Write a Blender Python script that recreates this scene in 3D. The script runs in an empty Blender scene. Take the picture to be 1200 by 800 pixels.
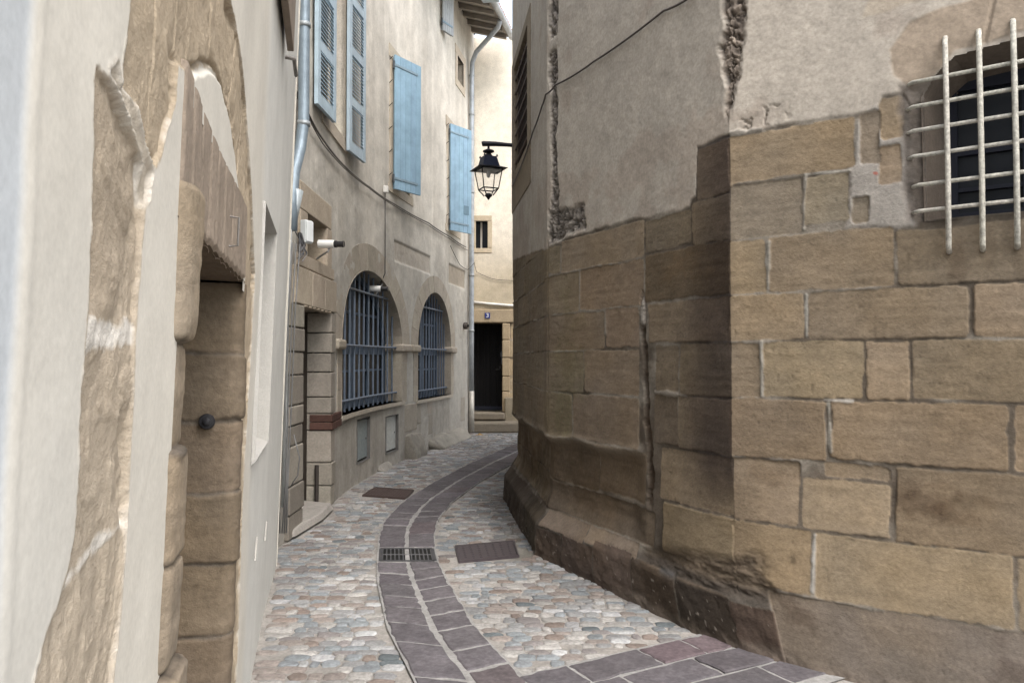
import bpy, bmesh, math, random
import numpy as np
from mathutils import Vector, Matrix
R = math.radians
scene = bpy.context.scene
COL = scene.collection

# ------------------------------------------------------------------ camera
cam_d = bpy.data.cameras.new('camera'); cam = bpy.data.objects.new('camera', cam_d); COL.objects.link(cam)
cam_d.sensor_width = 36.0; cam_d.lens = 27.0; cam_d.clip_start = .05; cam_d.clip_end = 600
cam.location = (0, 0, 1.6); cam.rotation_euler = (math.pi/2 + math.atan(20/900), 0, 0)
scene.camera = cam

# ------------------------------------------------------------------ sky, sun, exposure
SUN_EL, SUN_AZ = R(55), R(150)          # azimuth clockwise from +Y: from behind the camera, a little to the right
world = bpy.data.worlds.new('World'); scene.world = world; world.use_nodes = True
nt = world.node_tree; nt.nodes.clear()
sky = nt.nodes.new('ShaderNodeTexSky'); sky.sky_type = 'NISHITA'; sky.sun_disc = False
sky.sun_elevation = SUN_EL; sky.sun_rotation = SUN_AZ; sky.dust_density = 4.0; sky.air_density = 1.5; sky.ozone_density = 1.0
hs = nt.nodes.new('ShaderNodeHueSaturation'); hs.inputs['Saturation'].default_value = .55
bgn = nt.nodes.new('ShaderNodeBackground'); bgn.inputs['Strength'].default_value = .15
wo = nt.nodes.new('ShaderNodeOutputWorld')
nt.links.new(sky.outputs[0], hs.inputs['Color']); nt.links.new(hs.outputs[0], bgn.inputs['Color']); nt.links.new(bgn.outputs[0], wo.inputs[0])
sd = bpy.data.lights.new('sun', 'SUN'); sd.energy = .42; sd.angle = R(32); sd.color = (1, .985, .96)
sun = bpy.data.objects.new('sun', sd); COL.objects.link(sun)
sdir = Vector((math.sin(SUN_AZ)*math.cos(SUN_EL), math.cos(SUN_AZ)*math.cos(SUN_EL), math.sin(SUN_EL)))
sun.rotation_euler = sdir.to_track_quat('Z', 'Y').to_euler(); sun.location = sdir*30
vs = scene.view_settings
vs.view_transform = 'Standard'; vs.look = 'None'; vs.gamma = 1; vs.use_curve_mapping = False
vs.exposure = 1.68
scene.render.engine = 'CYCLES'
scene.cycles.max_bounces = 10; scene.cycles.diffuse_bounces = 6

# ------------------------------------------------------------------ noise
def _h(ix, iy, seed):
    n = (ix.astype(np.int64)*374761393 + iy.astype(np.int64)*668265263 + seed*1442695041) & 0xffffffff
    n = ((n ^ (n >> 13))*1274126177) & 0xffffffff
    n = (n ^ (n >> 16)) & 0xffff
    return n.astype(np.float64)/65535.
def vnoise(x, y, seed=0):
    x = np.asarray(x, float); y = np.asarray(y, float)
    ix = np.floor(x); iy = np.floor(y); fx = x-ix; fy = y-iy
    fx = fx*fx*(3-2*fx); fy = fy*fy*(3-2*fy)
    a = _h(ix, iy, seed); b = _h(ix+1, iy, seed); c = _h(ix, iy+1, seed); d = _h(ix+1, iy+1, seed)
    return (a*(1-fx)+b*fx)*(1-fy) + (c*(1-fx)+d*fx)*fy
def fbm(x, y, seed=0, o=4, gain=.5):
    t = 0; a = 1; n = 0
    for i in range(o):
        t = t + a*(vnoise(x*2**i, y*2**i, seed+i*17)*2-1); n += a; a *= gain
    return t/n
def ss(a, b, x):
    t = np.clip((x-a)/(b-a), 0, 1); return t*t*(3-2*t)
def mix(a, b, m): return a*(1-m[..., None]) + np.asarray(b)*m[..., None]
def inpoly(poly, x, y):
    r = np.zeros(x.shape, bool); n = len(poly)
    for i in range(n):
        x0, y0 = poly[i]; x1, y1 = poly[(i+1) % n]
        if y0 == y1: continue
        c = ((y0 > y) != (y1 > y)) & (x < (x1-x0)*(y-y0)/(y1-y0)+x0)
        r ^= c
    return r
def polydist(poly, x, y, closed=True):
    best = np.full(x.shape, 1e9); n = len(poly)
    for i in range(n if closed else n-1):
        ax, ay = poly[i]; bx, by = poly[(i+1) % n]
        ex, ey = bx-ax, by-ay; L = ex*ex+ey*ey+1e-12
        t = np.clip(((x-ax)*ex+(y-ay)*ey)/L, 0, 1)
        best = np.minimum(best, np.hypot(x-ax-t*ex, y-ay-t*ey))
    return best
def psd(poly, x, y):                    # signed distance, positive inside
    d = polydist(poly, x, y); return np.where(inpoly(poly, x, y), d, -d)

# ------------------------------------------------------------------ materials
def mat(name, rough=.9, metallic=0., fine=0., fscale=120., var=.12, vscale=9., spec=.3, tint=(1, 1, 1), speck=0.):
    m = bpy.data.materials.new(name); m.use_nodes = True; t = m.node_tree; N = t.nodes; L = t.links
    b = N['Principled BSDF']; b.inputs['Roughness'].default_value = rough; b.inputs['Metallic'].default_value = metallic
    b.inputs['Specular IOR Level'].default_value = spec
    at = N.new('ShaderNodeAttribute'); at.attribute_name = 'Col'
    tc = N.new('ShaderNodeTexCoord')
    n1 = N.new('ShaderNodeTexNoise'); n1.inputs['Scale'].default_value = vscale; n1.inputs['Detail'].default_value = 8; n1.inputs['Roughness'].default_value = .65
    L.new(tc.outputs['Object'], n1.inputs['Vector'])
    mr = N.new('ShaderNodeMapRange'); mr.inputs['From Min'].default_value = .25; mr.inputs['From Max'].default_value = .75
    mr.inputs['To Min'].default_value = 1-var; mr.inputs['To Max'].default_value = 1+var
    L.new(n1.outputs['Fac'], mr.inputs['Value'])
    mx = N.new('ShaderNodeVectorMath'); mx.operation = 'SCALE'
    L.new(at.outputs['Color'], mx.inputs[0]); L.new(mr.outputs[0], mx.inputs['Scale'])
    out = mx.outputs[0]
    if speck > 0:
        n3 = N.new('ShaderNodeTexNoise'); n3.inputs['Scale'].default_value = fscale*.7; n3.inputs['Detail'].default_value = 3
        L.new(tc.outputs['Object'], n3.inputs['Vector'])
        m3 = N.new('ShaderNodeMapRange'); m3.inputs['From Min'].default_value = .3; m3.inputs['From Max'].default_value = .7
        m3.inputs['To Min'].default_value = 1-speck; m3.inputs['To Max'].default_value = 1+speck
        L.new(n3.outputs['Fac'], m3.inputs['Value'])
        m4 = N.new('ShaderNodeVectorMath'); m4.operation = 'SCALE'
        L.new(out, m4.inputs[0]); L.new(m3.outputs[0], m4.inputs['Scale']); out = m4.outputs[0]
    L.new(out, b.inputs['Base Color'])
    if fine > 0:
        n2 = N.new('ShaderNodeTexNoise'); n2.inputs['Scale'].default_value = fscale; n2.inputs['Detail'].default_value = 6; n2.inputs['Roughness'].default_value = .7
        L.new(tc.outputs['Object'], n2.inputs['Vector'])
        bp = N.new('ShaderNodeBump'); bp.inputs['Strength'].default_value = fine; bp.inputs['Distance'].default_value = .006
        gm = N.new('ShaderNodeMath'); gm.operation = 'MULTIPLY'; gm.inputs[1].default_value = fine; L.new(at.outputs['Alpha'], gm.inputs[0]); L.new(gm.outputs[0], bp.inputs['Strength'])
        L.new(n2.outputs['Fac'], bp.inputs['Height']); L.new(bp.outputs[0], b.inputs['Normal'])
    return m
M_STONE = mat('weathered_sandstone', .93, fine=.75, fscale=75, var=.16, vscale=7, spec=.15, speck=.12)
M_PLAST = mat('lime_plaster', .95, fine=.9, fscale=130, var=.08, vscale=5, spec=.1, speck=.05)
M_PLASTB = mat('old_render', .95, fine=.7, fscale=50, var=.18, vscale=3, spec=.1, speck=.08)
M_COB = mat('river_cobble', .85, fine=.7, fscale=75, var=.26, vscale=18, spec=.2, speck=.2)
M_SLAB = mat('purple_grey_slab', .75, fine=.8, fscale=55, var=.3, vscale=6, spec=.2, speck=.22)
M_MORT = mat('sandy_mortar', .95, fine=.8, fscale=70, var=.25, vscale=6, spec=.1, speck=.15)
M_IRON = mat('dark_iron', .5, .4, fine=.2, fscale=80, var=.2, vscale=20, spec=.4)
M_PAINT = mat('painted_metal', .55, 0, fine=.3, fscale=60, var=.22, vscale=22, spec=.4)
M_WOODP = mat('painted_wood', .7, 0, fine=.3, fscale=40, var=.2, vscale=5, spec=.3)
M_ZINC = mat('weathered_zinc', .55, .4, fine=.15, fscale=40, var=.28, vscale=8, spec=.4)
M_DARK = mat('dark_wood', .7, 0, fine=.3, fscale=30, var=.25, vscale=6, spec=.2)
M_BARS = mat('rusty_painted_iron', .65, 0, fine=.8, fscale=90, var=.3, vscale=22, spec=.3, speck=.3)
M_PLASTIC = mat('plastic', .4, 0, var=.05, spec=.45)
def glass_mat(name, col, alpha):
    m = bpy.data.materials.new(name); m.use_nodes = True; t = m.node_tree; b = t.nodes['Principled BSDF']
    b.inputs['Base Color'].default_value = (*col, 1); b.inputs['Roughness'].default_value = .22; b.inputs['Specular IOR Level'].default_value = .2; b.inputs['Alpha'].default_value = alpha
    return m
M_GLASS = glass_mat('dark_window_glass', (.012, .014, .018), 1)
M_PANE = glass_mat('lantern_pane', (.75, .78, .8), .12)

# ------------------------------------------------------------------ object helpers
def tag(o, label=None, cat=None, group=None, kind=None):
    if label: o['label'] = label
    if cat: o['category'] = cat
    if group: o['group'] = group
    if kind: o['kind'] = kind
    return o
def thing(name, loc, label, cat, group=None):
    o = bpy.data.objects.new(name, None); o.empty_display_size = .2; COL.objects.link(o); o.location = loc
    return tag(o, label, cat, group)
def wloc(o):
    v = Vector((0, 0, 0))
    while o is not None: v = v + Vector(o.location); o = o.parent
    return v
def mesh_obj(name, V, faces, cols, m, parent=None, smooth=False, loc=None):
    """V: world coordinates; parent (or loc) gives the local origin."""
    V = np.asarray(V, float)
    org = np.array(wloc(parent)) if parent is not None else np.array(loc if loc is not None else (0, 0, 0))
    V = V-org
    me = bpy.data.meshes.new(name)
    if isinstance(faces, np.ndarray):
        nf = len(faces); me.vertices.add(len(V)); me.vertices.foreach_set('co', V.astype(np.float32).ravel())
        me.loops.add(nf*4); me.loops.foreach_set('vertex_index', faces.astype(np.int32).ravel())
        me.polygons.add(nf); me.polygons.foreach_set('loop_start', np.arange(0, nf*4, 4, dtype=np.int32))
        me.polygons.foreach_set('loop_total', np.full(nf, 4, np.int32))
        me.update(calc_edges=True); me.validate()
    else:
        me.from_pydata([tuple(v) for v in V], [], faces); me.update()
    a = me.color_attributes.new('Col', 'FLOAT_COLOR', 'POINT')
    c = np.ones((len(V), 4), np.float32); cols = np.asarray(cols); c[:, :3] = np.clip(cols[:, :3], .002, .9)
    if cols.shape[1] == 4: c[:, 3] = cols[:, 3]
    a.data.foreach_set('color', c.ravel())
    if smooth: me.polygons.foreach_set('use_smooth', np.ones(len(me.polygons), bool))
    me.materials.append(m)
    o = bpy.data.objects.new(name, me); COL.objects.link(o)
    if parent is not None: o.parent = parent
    elif loc is not None: o.location = loc
    return o
def grid_obj(name, P, col, m, parent=None, keep=None, flip=False, grit=None):
    if grit is not None: col = np.concatenate([col, grit[..., None]], -1)
    ny, nx = P.shape[:2]
    idx = np.arange(ny*nx).reshape(ny, nx)
    a, b, c, d = idx[:-1, :-1], idx[:-1, 1:], idx[1:, 1:], idx[1:, :-1]
    q = np.stack([a, b, c, d] if not flip else [a, d, c, b], -1).reshape(-1, 4)
    if keep is not None: q = q[keep.ravel()]
    V = P.reshape(-1, 3); C_ = col.reshape(-1, col.shape[-1])
    used = np.unique(q); re = np.full(len(V), -1, np.int64); re[used] = np.arange(len(used))
    return mesh_obj(name, V[used], re[q], C_[used], m, parent, smooth=True)

class MB:
    def __init__(self): self.v = []; self.f = []; self.c = []
    def add(self, vs, fs, col):
        n = len(self.v); self.v += [tuple(map(float, v)) for v in vs]; self.f += [tuple(i+n for i in f) for f in fs]
        self.c += [col]*len(vs)
    def hexa(self, p, col):             # 8 points: 4 of one face, 4 of the opposite
        self.add(p, [(0, 1, 2, 3), (7, 6, 5, 4), (0, 4, 5, 1), (1, 5, 6, 2), (2, 6, 7, 3), (3, 7, 4, 0)], col)
    def box(self, c, s, col, rz=0):
        cx, cy, cz = c; sx, sy, sz = s[0]/2, s[1]/2, s[2]/2; ca, sa = math.cos(rz), math.sin(rz)
        p = []
        for z in (-sz, sz):
            for x, y in ((-sx, -sy), (sx, -sy), (sx, sy), (-sx, sy)): p.append((cx+x*ca-y*sa, cy+x*sa+y*ca, cz+z))
        self.hexa(p, col)
    def tube(self, pts, r, col, n=8, cap=True):
        pts = [Vector(p) for p in pts]; rs = r if isinstance(r, (list, tuple)) else [r]*len(pts)
        rings = []; ref = None
        for i, p in enumerate(pts):
            t = (pts[min(i+1, len(pts)-1)]-pts[max(i-1, 0)]).normalized()
            if ref is None: ref = Vector((0, 0, 1)) if abs(t.z) < .9 else Vector((1, 0, 0))
            u = t.cross(ref)
            if u.length < 1e-3: u = t.cross(Vector((.3, 1, .2)))
            u.normalize(); w = u.cross(t); ref = w
            rings.append([p+(u*math.cos(2*math.pi*k/n)+w*math.sin(2*math.pi*k/n))*rs[i] for k in range(n)])
        vs = [v for rg in rings for v in rg]; fs = []
        for i in range(len(pts)-1):
            for k in range(n):
                fs.append((i*n+k, i*n+(k+1) % n, (i+1)*n+(k+1) % n, (i+1)*n+k))
        if cap: fs.append(tuple(range(n-1, -1, -1))); fs.append(tuple((len(pts)-1)*n+k for k in range(n)))
        self.add(vs, fs, col)
    def lathe(self, c, prof, col, n=16, axis=Vector((0, 0, 1)), sq=False, rot=0):
        axis = Vector(axis).normalized(); u = axis.orthogonal().normalized(); w = axis.cross(u); c = Vector(c)
        vs = []; fs = []
        for r, h in prof:
            for k in range(n):
                a = 2*math.pi*k/n+rot; vs.append(c+axis*h+(u*math.cos(a)+w*math.sin(a))*r)
        for i in range(len(prof)-1):
            for k in range(n): fs.append((i*n+k, i*n+(k+1) % n, (i+1)*n+(k+1) % n, (i+1)*n+k))
        fs.append(tuple(range(n-1, -1, -1))); fs.append(tuple((len(prof)-1)*n+k for k in range(n)))
        self.add(vs, fs, col)
    def build(self, name, m, parent=None, loc=None, smooth=False, bevel=0, tagd=None):
        o = mesh_obj(name, self.v, self.f, self.c, m, parent, smooth, loc)
        bm = bmesh.new(); bm.from_mesh(o.data); bmesh.ops.recalc_face_normals(bm, faces=bm.faces); bm.to_mesh(o.data); bm.free()
        if bevel:
            bv = o.modifiers.new('bevel', 'BEVEL'); bv.width = bevel; bv.segments = 2; bv.limit_method = 'ANGLE'; bv.angle_limit = R(40)
        return o

def jit(c, rnd, a=.1):
    k = 1+rnd.uniform(-a, a); return tuple(max(.004, x*k*(1+rnd.uniform(-.009, .009))) for x in c)

# ------------------------------------------------------------------ stone pattern evaluation
def stone_field(s, z, stones, seed, joint=.0012, soft=.007, wob=.011, mort=(.185, .166, .140), relief=.0048, rough=.004, grow=.006):
    """returns height, colour, mask of an ashlar pattern (list of (s0,s1,z0,z1,colour[,dh]))"""
    ws = s + wob*fbm(s*4, z*4, seed, 4); wz = z + wob*fbm(s*4+31, z*4+7, seed+5, 4) + .004*fbm(s*.9, z*.9, seed+9, 2)
    edge = .007*fbm(s*28, z*28, seed+3, 3)+.007*np.minimum(0, fbm(s*7, z*7, seed+4, 3)+.1)*4*.5; pit = ss(.86, .95, vnoise(s*38, z*38, seed+91))*ss(.45, .7, vnoise(s*5, z*5, seed+92))
    m = np.zeros(s.shape); col = np.empty(s.shape+(3,)); col[:] = mort; dh = np.zeros(s.shape)
    big = fbm(s*2.3, z*2.3, seed+21, 5); grain = fbm(s*16, z*26, seed+33, 4); bed = fbm(s*2.0, z*38, seed+41, 3)
    mt = fbm(s*9, z*9, seed+55, 4); hu = fbm(s*3.1+8, z*3.7, seed+71, 4)
    mlow = ss(-.28, .25, fbm(s*2.6+5, z*4.3, seed+61, 5)); col = np.array((.085, .07, .055))*(1-mlow)[..., None]+np.array(mort)*mlow[..., None]
    col *= (1+.25*mt)[..., None]
    for k, st in enumerate(stones):
        s0, s1, z0, z1, c = st[:5]; d0 = st[5] if len(st) > 5 else 0
        rs = np.minimum(ws-s0, s1-ws)+grow; rz = np.minimum(wz-z0, z1-wz)+grow*.2
        near = (rs > -.05) & (rz > -.05)
        if not near.any(): continue
        a = rs[near]-joint+edge[near]; b = rz[near]-joint+edge[near]
        d = np.where((a < .02) & (b < .02), .02-np.hypot(np.maximum(.02-a, 0), np.maximum(.02-b, 0)), np.minimum(a, b))
        mm = ss(0, soft, d)
        rr = random.Random(seed*131+k)
        g = 1 + .17*big[near] + .12*grain[near] + .09*bed[near]; hue = hu[near]
        cc = np.array(c)[None, :]*g[:, None]*np.stack([1+.05*hue, 1+.01*hue, 1-.07*hue], -1)*np.array([1, 1+.006*rr.uniform(-1, 1), 1+.015*rr.uniform(-1, 1)])[None, :]
        cur = m[near]; up = mm > cur
        col[near] = np.where(up[:, None], col[near]*(1-mm[:, None])+cc*mm[:, None], col[near])
        tilt = (s[near]-(s0+s1)/2)*rr.uniform(-.010, .010)+(z[near]-(z0+z1)/2)*rr.uniform(-.02, .02)+rr.uniform(-.003, .003)+d0
        dd = dh[near]; dd[up] = tilt[up]; dh[near] = dd
        m[near] = np.maximum(cur, mm)
    col = col*(1-.15*pit*m)[..., None]
    h = -.002*pit*m + relief*m*(.7+.5*vnoise(s*3, z*3, seed+77)) + dh*m + rough*(big*.8+grain*.5+bed*.3)*m + (1-m)*(.006*mlow+.003*np.clip(mt*1.5, -1, 1))
    return h, col, m

def seq(s0, s1, z0, z1, base, rnd, lo=.35, hi=.8, a=.12):
    """a course of blocks of random length"""
    out = []; x = s0
    while x < s1-.05:
        n = min(s1, x+rnd.uniform(lo, hi)); n = s1 if s1-n < .2 else n
        out.append((x, n, z0, z1, jit(base, rnd, a))); x = n
    return out

TAN = (.205, .163, .118); GREYP = (.365, .335, .295)

# ================================================================== RIGHT: the old sandstone building
def build_stone_building():
    root = thing('stone_building', (1.5, 5.2, 0), 'old brown sandstone building with grey render above, its sharp corner jutting into the alley', 'building')
    E0 = np.array((3.6, 2.82)); C0 = np.array((1.27, 4.44)); P1 = np.array((.30, 6.39)); P2 = np.array((.015, 9.0)); P3 = np.array((.35, 12.5)); P4 = np.array((3.4, 13.6))
    K = [E0, C0, P1, P2, P3, P4]
    lens = [np.linalg.norm(K[i+1]-K[i]) for i in range(5)]; S = np.concatenate([[0], np.cumsum(lens)])
    T = [(K[i+1]-K[i])/lens[i] for i in range(5)]; NN = [np.array((-t[1], t[0])) for t in T]
    K[0] = E0 - T[0]*1.8; S[0] = -1.8
    sg = np.concatenate([np.arange(-1.8, 1.2, .03), np.arange(1.2, 2.80, .0062), np.arange(2.80, 2.88, .004), np.arange(2.88, 3.9, .0066), np.arange(3.9, 5.08, .0085),
                         np.arange(5.08, 7.7, .014), np.arange(7.7, S[5]+.01, .06)])
    sg = np.unique(np.round(np.concatenate([sg, S[1:5]]), 5)); ks = [int(np.argmin(np.abs(sg-k))) for k in S[1:5]]
    good = np.concatenate([[True], np.diff(sg) > .0012]); good[ks] = True; sg = sg[good]
    for k in S[1:5]: sg[int(np.argmin(np.abs(sg-k)))] = k
    zg = np.concatenate([np.arange(-.06, 3.6, .0068), np.arange(3.6, 4.75, .0095), np.arange(4.75, 8.2, .045)])
    s, z = np.meshgrid(sg, zg)
    # macro profile: batter of the right face, plinth of the alley faces
    t = np.clip((1.06-zg)/1.06, 0, 1.1); hr = .235*t**1.25
    def plin(top, out): return out*(1-ss(top-.10, top+.03, zg))
    hf = plin(.34, .115)+.02*np.clip((.3-zg)/.3, 0, 1); h0 = [hr, hf, hf*.9, hf*.8, hf*.8]
    hfc = np.maximum(hf, .118*np.clip((1.02-zg)/.70, 0, 1)**1.15)
    def corner(i, ha, hb):              # offset-line intersection at knot i between faces i-1 and i
        Mx = np.array([NN[i-1], NN[i]]); inv = np.linalg.inv(Mx)
        return K[i][None, :] + (inv @ np.stack([ha, hb])).T
    kn = [K[0][None, :]+NN[0][None, :]*hr[:, None]]
    for i in range(1, 5): kn.append(corner(i, h0[i-1], h0[i] if i > 1 else hfc))
    kn.append(K[5][None, :]+NN[4][None, :]*h0[4][:, None])
    XY = np.zeros(s.shape+(2,)); NV = np.zeros(s.shape+(2,))
    for i in range(5):
        mk = (sg >= S[i]) & (sg <= S[i+1]); f = (sg[mk]-S[i])/(S[i+1]-S[i])
        XY[:, mk] = kn[i][:, None, :]*(1-f)[None, :, None] + kn[i+1][:, None, :]*f[None, :, None]
        NV[:, mk] = NN[i]
    # the arris of the corner is worn round towards the ground
    wr = .42; dsc = np.abs(s-S[1]); kk = np.clip(1-dsc/wr, 0, 1)**2*(ss(1.02, .5, z))*.055
    bis = NN[0]+NN[1]; bis /= np.linalg.norm(bis); XY = XY-bis[None, None, :]*kk[..., None]
    for i in range(1, 5):               # blend the normal over 2 cm at each corner
        w = .010 if i == 1 else .05
        mk = np.abs(sg-S[i]) < w; f = (sg[mk]-S[i]+w)/(2*w)
        nb = NN[i-1][None, :]*(1-f)[:, None]+NN[i][None, :]*f[:, None]; nb /= np.linalg.norm(nb, axis=1)[:, None]
        NV[:, mk] = nb[None, :, :]
    rnd = random.Random(5)
    c = S[1]; g = .012
    J = lambda col, a=.045: jit(col, rnd, a)
    st = []
    # right face, course by course (s runs from right to left)
    st += [(2.17, c+g, 2.61, 2.885, J(TAN)), (2.045, 2.14, 2.62, 2.90, J((0.179, 0.155, 0.131)), -.004), (1.93, 2.045, 2.72, 2.96, J((0.200, 0.161, 0.123))), (1.945, 2.05, 2.50, 2.715, J((0.200, 0.161, 0.123)))]
    st += [(2.44, c+g, 2.285, 2.605, J((0.179, 0.155, 0.126)), -.002), (2.20, 2.425, 2.33, 2.60, J((0.184, 0.155, 0.121))), (2.10, 2.185, 2.31, 2.46, J((0.178, 0.154, 0.120)))]
    st += [(2.635, c+g, 1.97, 2.285, J(TAN)), (1.985, 2.615, 1.97, 2.285, J((0.188, 0.152, 0.113))), (1.02, 1.965, 1.97, 2.262, J((0.147, 0.121, 0.094)))]
    st += [(2.43, c+g, 1.705, 1.965, J(TAN)), (1.655, 2.405, 1.70, 1.965, J((0.176, 0.142, 0.106))), (.9, 1.63, 1.70, 1.965, J(TAN))]
    st += [(2.675, c+g, 1.375, 1.70, J((0.176, 0.142, 0.106))), (2.135, 2.655, 1.385, 1.70, J(TAN)), (1.92, 2.12, 1.385, 1.695, J(TAN)), (1.1, 1.90, 1.39, 1.695, J((0.170, 0.139, 0.103)))]
    st += [(2.33, c+g, 1.045, 1.375, J((0.182, 0.145, 0.104))), (1.50, 2.30, 1.06, 1.38, J((0.176, 0.140, 0.103))), (.6, 1.47, 1.06, 1.385, J(TAN))]
    st += [(2.47, c+g, .69, 1.04, J((0.176, 0.142, 0.106)), -.008), (2.02, 2.34, .965, 1.045, J((0.165, 0.133, 0.102)), -.006), (2.01, 2.45, .685, .955, J((0.189, 0.155, 0.119)), -.003), (1.2, 1.985, .675, 1.05, J((0.141, 0.112, 0.083)))]
    st += [(2.40, c+g, .36, .685, J((0.170, 0.136, 0.097))), (1.50, 2.375, .35, .68, J((0.170, 0.139, 0.103))), (.7, 1.475, .35, .67, J((0.159, 0.130, 0.096)))]
    st += [(1.1, 2.63, -.08, .35, J((0.129, 0.112, 0.095)), -.004)]
    for z0, z1 in ((2.27, 2.6), (2.6, 2.9), (1.965, 2.26), (1.70, 1.965), (1.39, 1.695), (1.06, 1.385), (.675, 1.05), (.35, .67), (-.08, .345)):
        st += seq(-1.9, {2.27: 1.0, 2.6: .8, 1.965: 1.0, 1.70: .88, 1.39: 1.08, 1.06: .58, .675: 1.18, .35: .68, -.08: 1.08}[z0], z0, z1, TAN, rnd, a=.05)
    # alley face right of the worn joint: quoins, then the blocks beside them
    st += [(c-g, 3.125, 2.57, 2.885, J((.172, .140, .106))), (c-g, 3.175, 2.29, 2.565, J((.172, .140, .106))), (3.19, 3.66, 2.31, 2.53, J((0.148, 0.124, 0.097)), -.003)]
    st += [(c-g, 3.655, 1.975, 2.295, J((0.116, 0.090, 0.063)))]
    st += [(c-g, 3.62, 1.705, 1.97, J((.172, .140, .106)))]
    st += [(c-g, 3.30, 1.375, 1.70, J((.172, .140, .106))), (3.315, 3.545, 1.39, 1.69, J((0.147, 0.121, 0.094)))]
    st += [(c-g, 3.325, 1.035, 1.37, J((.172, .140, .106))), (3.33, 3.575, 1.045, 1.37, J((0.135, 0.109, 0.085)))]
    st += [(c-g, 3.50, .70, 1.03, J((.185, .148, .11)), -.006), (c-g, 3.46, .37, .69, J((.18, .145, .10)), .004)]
    # alley face left of it
    st += [(4.80, 5.2, 2.29, 2.52, J((0.172, 0.146, 0.109))), (3.675, 4.78, 2.285, 2.545, J((0.197, 0.159, 0.125))),
           (4.51, 5.2, 1.955, 2.28, J((0.180, 0.150, 0.114))), (3.675, 4.495, 1.965, 2.28, J((0.192, 0.151, 0.115))),
           (4.16, 5.2, 1.66, 1.95, J((0.176, 0.143, 0.109))), (3.74, 4.145, 1.68, 1.96, J((0.190, 0.151, 0.118))),
           (4.45, 5.2, 1.33, 1.655, J((0.172, 0.143, 0.109))), (3.74, 4.44, 1.345, 1.665, J((0.182, 0.148, 0.114))),
           (4.62, 5.2, .97, 1.33, J((0.165, 0.139, 0.105))), (3.74, 4.60, .98, 1.335, J((0.175, 0.140, 0.109))),
           (4.30, 5.2, .60, .965, J((0.135, 0.110, 0.084)), 0), (3.66, 4.295, .62, .975, J((0.146, 0.117, 0.089)), 0), (3.55, 5.2, .37, .60, J((0.131, 0.106, 0.083)), 0)]
    # next face
    for z0, z1 in ((.37, .63), (.63, .96), (.965, 1.33), (1.33, 1.655), (1.66, 1.95), (1.955, 2.25), (2.255, 2.55), (2.55, 2.84)):
        st += seq(S[2]+.02, 7.9, z0, z1, (.18, .15, .115), rnd, .5, 1.0, .05)
        st += seq(7.9, S[5], z0, z1, (.18, .15, .11), rnd, .5, 1.0, .05)
    # plinth blocks
    st += [(2.62, 2.90, -.1, .25, J((0.061, 0.046, 0.040))), (2.90, 3.32, -.1, .27, J((0.041, 0.033, 0.028))), (3.33, 3.75, -.1, .285, J((0.057, 0.044, 0.036))), (3.76, 4.2, -.1, .30, J((0.100, 0.077, 0.064))),
           (3.70, 4.32, .26, .37, J((0.186, 0.155, 0.128))), (4.33, 4.98, .24, .37, J((0.162, 0.131, 0.106))), (4.21, 4.62, -.1, .25, J((0.085, 0.066, 0.055))), (4.63, 5.0, -.1, .23, J((0.073, 0.057, 0.047)))]
    st += seq(S[2], S[5], -.1, .35, (.065, .054, .045), rnd, .5, .9, .08)
    st = [(a[0], a[1], a[2], a[3], (a[4][0]*1.01, a[4][1]*.985, a[4][2]*.925))+tuple(a[5:]) for a in st]
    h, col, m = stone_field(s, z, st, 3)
    # grey render above a stepped lower edge
    edge = np.interp(sg, [-1.8, 1.0, 1.9, 1.93, 2.03, 2.06, 2.15, 2.17, 2.84, 3.12, 3.14, 3.18, 3.2, 3.66, 3.7, 4.4, 5.0, 5.02, 7.6, 12],
                     [2.9, 2.9, 2.9, 2.97, 2.97, 2.9, 2.9, 2.90, 2.90, 2.895, 2.6, 2.58, 2.54, 2.545, 2.56, 2.56, 2.54, 2.52, 2.75, 2.85])[None, :]
    pm = ss(-.012, .012, z-edge+.02*fbm(s*7, z*7, 91, 4))
    ph = .010+.006*fbm(s*1.6, z*1.6, 61, 4)+.0022*fbm(s*22, z*22, 62, 4)
    pc = np.empty(s.shape+(3,)); pc[:] = GREYP
    mott = fbm(s*2.2, z*1.5, 64, 5); strk = fbm(s*9, z*.7, 65, 4)
    pc *= (1+.12*mott+.06*strk+.06*fbm(s*30, z*30, 66, 3))[..., None]
    # slightly darker, warmer render on the right face, brownish patch over the lower right
    rt = ss(c+.03, c-.03, s); pc = mix(pc, pc*np.array([.97, .96, .95]), rt)
    pc = mix(pc, np.array((.31, .265, .225))*(1+.3*mott)[..., None], .55*ss(.1, .35, fbm(s*3+4, z*3, 68, 4)+.5*ss(3.3, 2.9, z)-.25))
    h = h*(1-pm)+ph*pm; col = col*(1-pm[..., None])+pc*pm[..., None]
    # mortar-rendered gap between the small stones left of the barred window
    gm = ss(-.015, .03, psd([(1.9, 2.28), (2.2, 2.30), (2.19, 2.62), (2.16, 2.86), (2.02, 2.96), (1.9, 2.97)], s, z)+.045*fbm(s*7, z*7, 69, 5))*(1-m); col = mix(col, np.array((.25, .232, .21))*(1+.2*mott)[..., None], gm); h += gm*.008
    # bare rubble where the render has fallen: along the corner and in a strip on the second corner
    def rubble(mask, c1, c2, seed, amp=.03, depth=-.03):
        nonlocal h, col
        r = fbm(s*24, z*24, seed, 5, .65); w = np.abs(fbm(s*15, z*18, seed+4, 4))
        h = h*(1-mask)+(depth+amp*r-.03*ss(.16, 0, w))*mask
        k = np.clip(.5+.9*r, 0, 1); rc = np.array(c1)*(1-k)[..., None]+np.array(c2)*k[..., None]
        col = mix(col, rc, mask)
    cw = np.interp(z, [2.9, 3.05, 3.3, 3.5, 3.9, 8], [0, .02, .045, .075, .085, .09])
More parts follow.
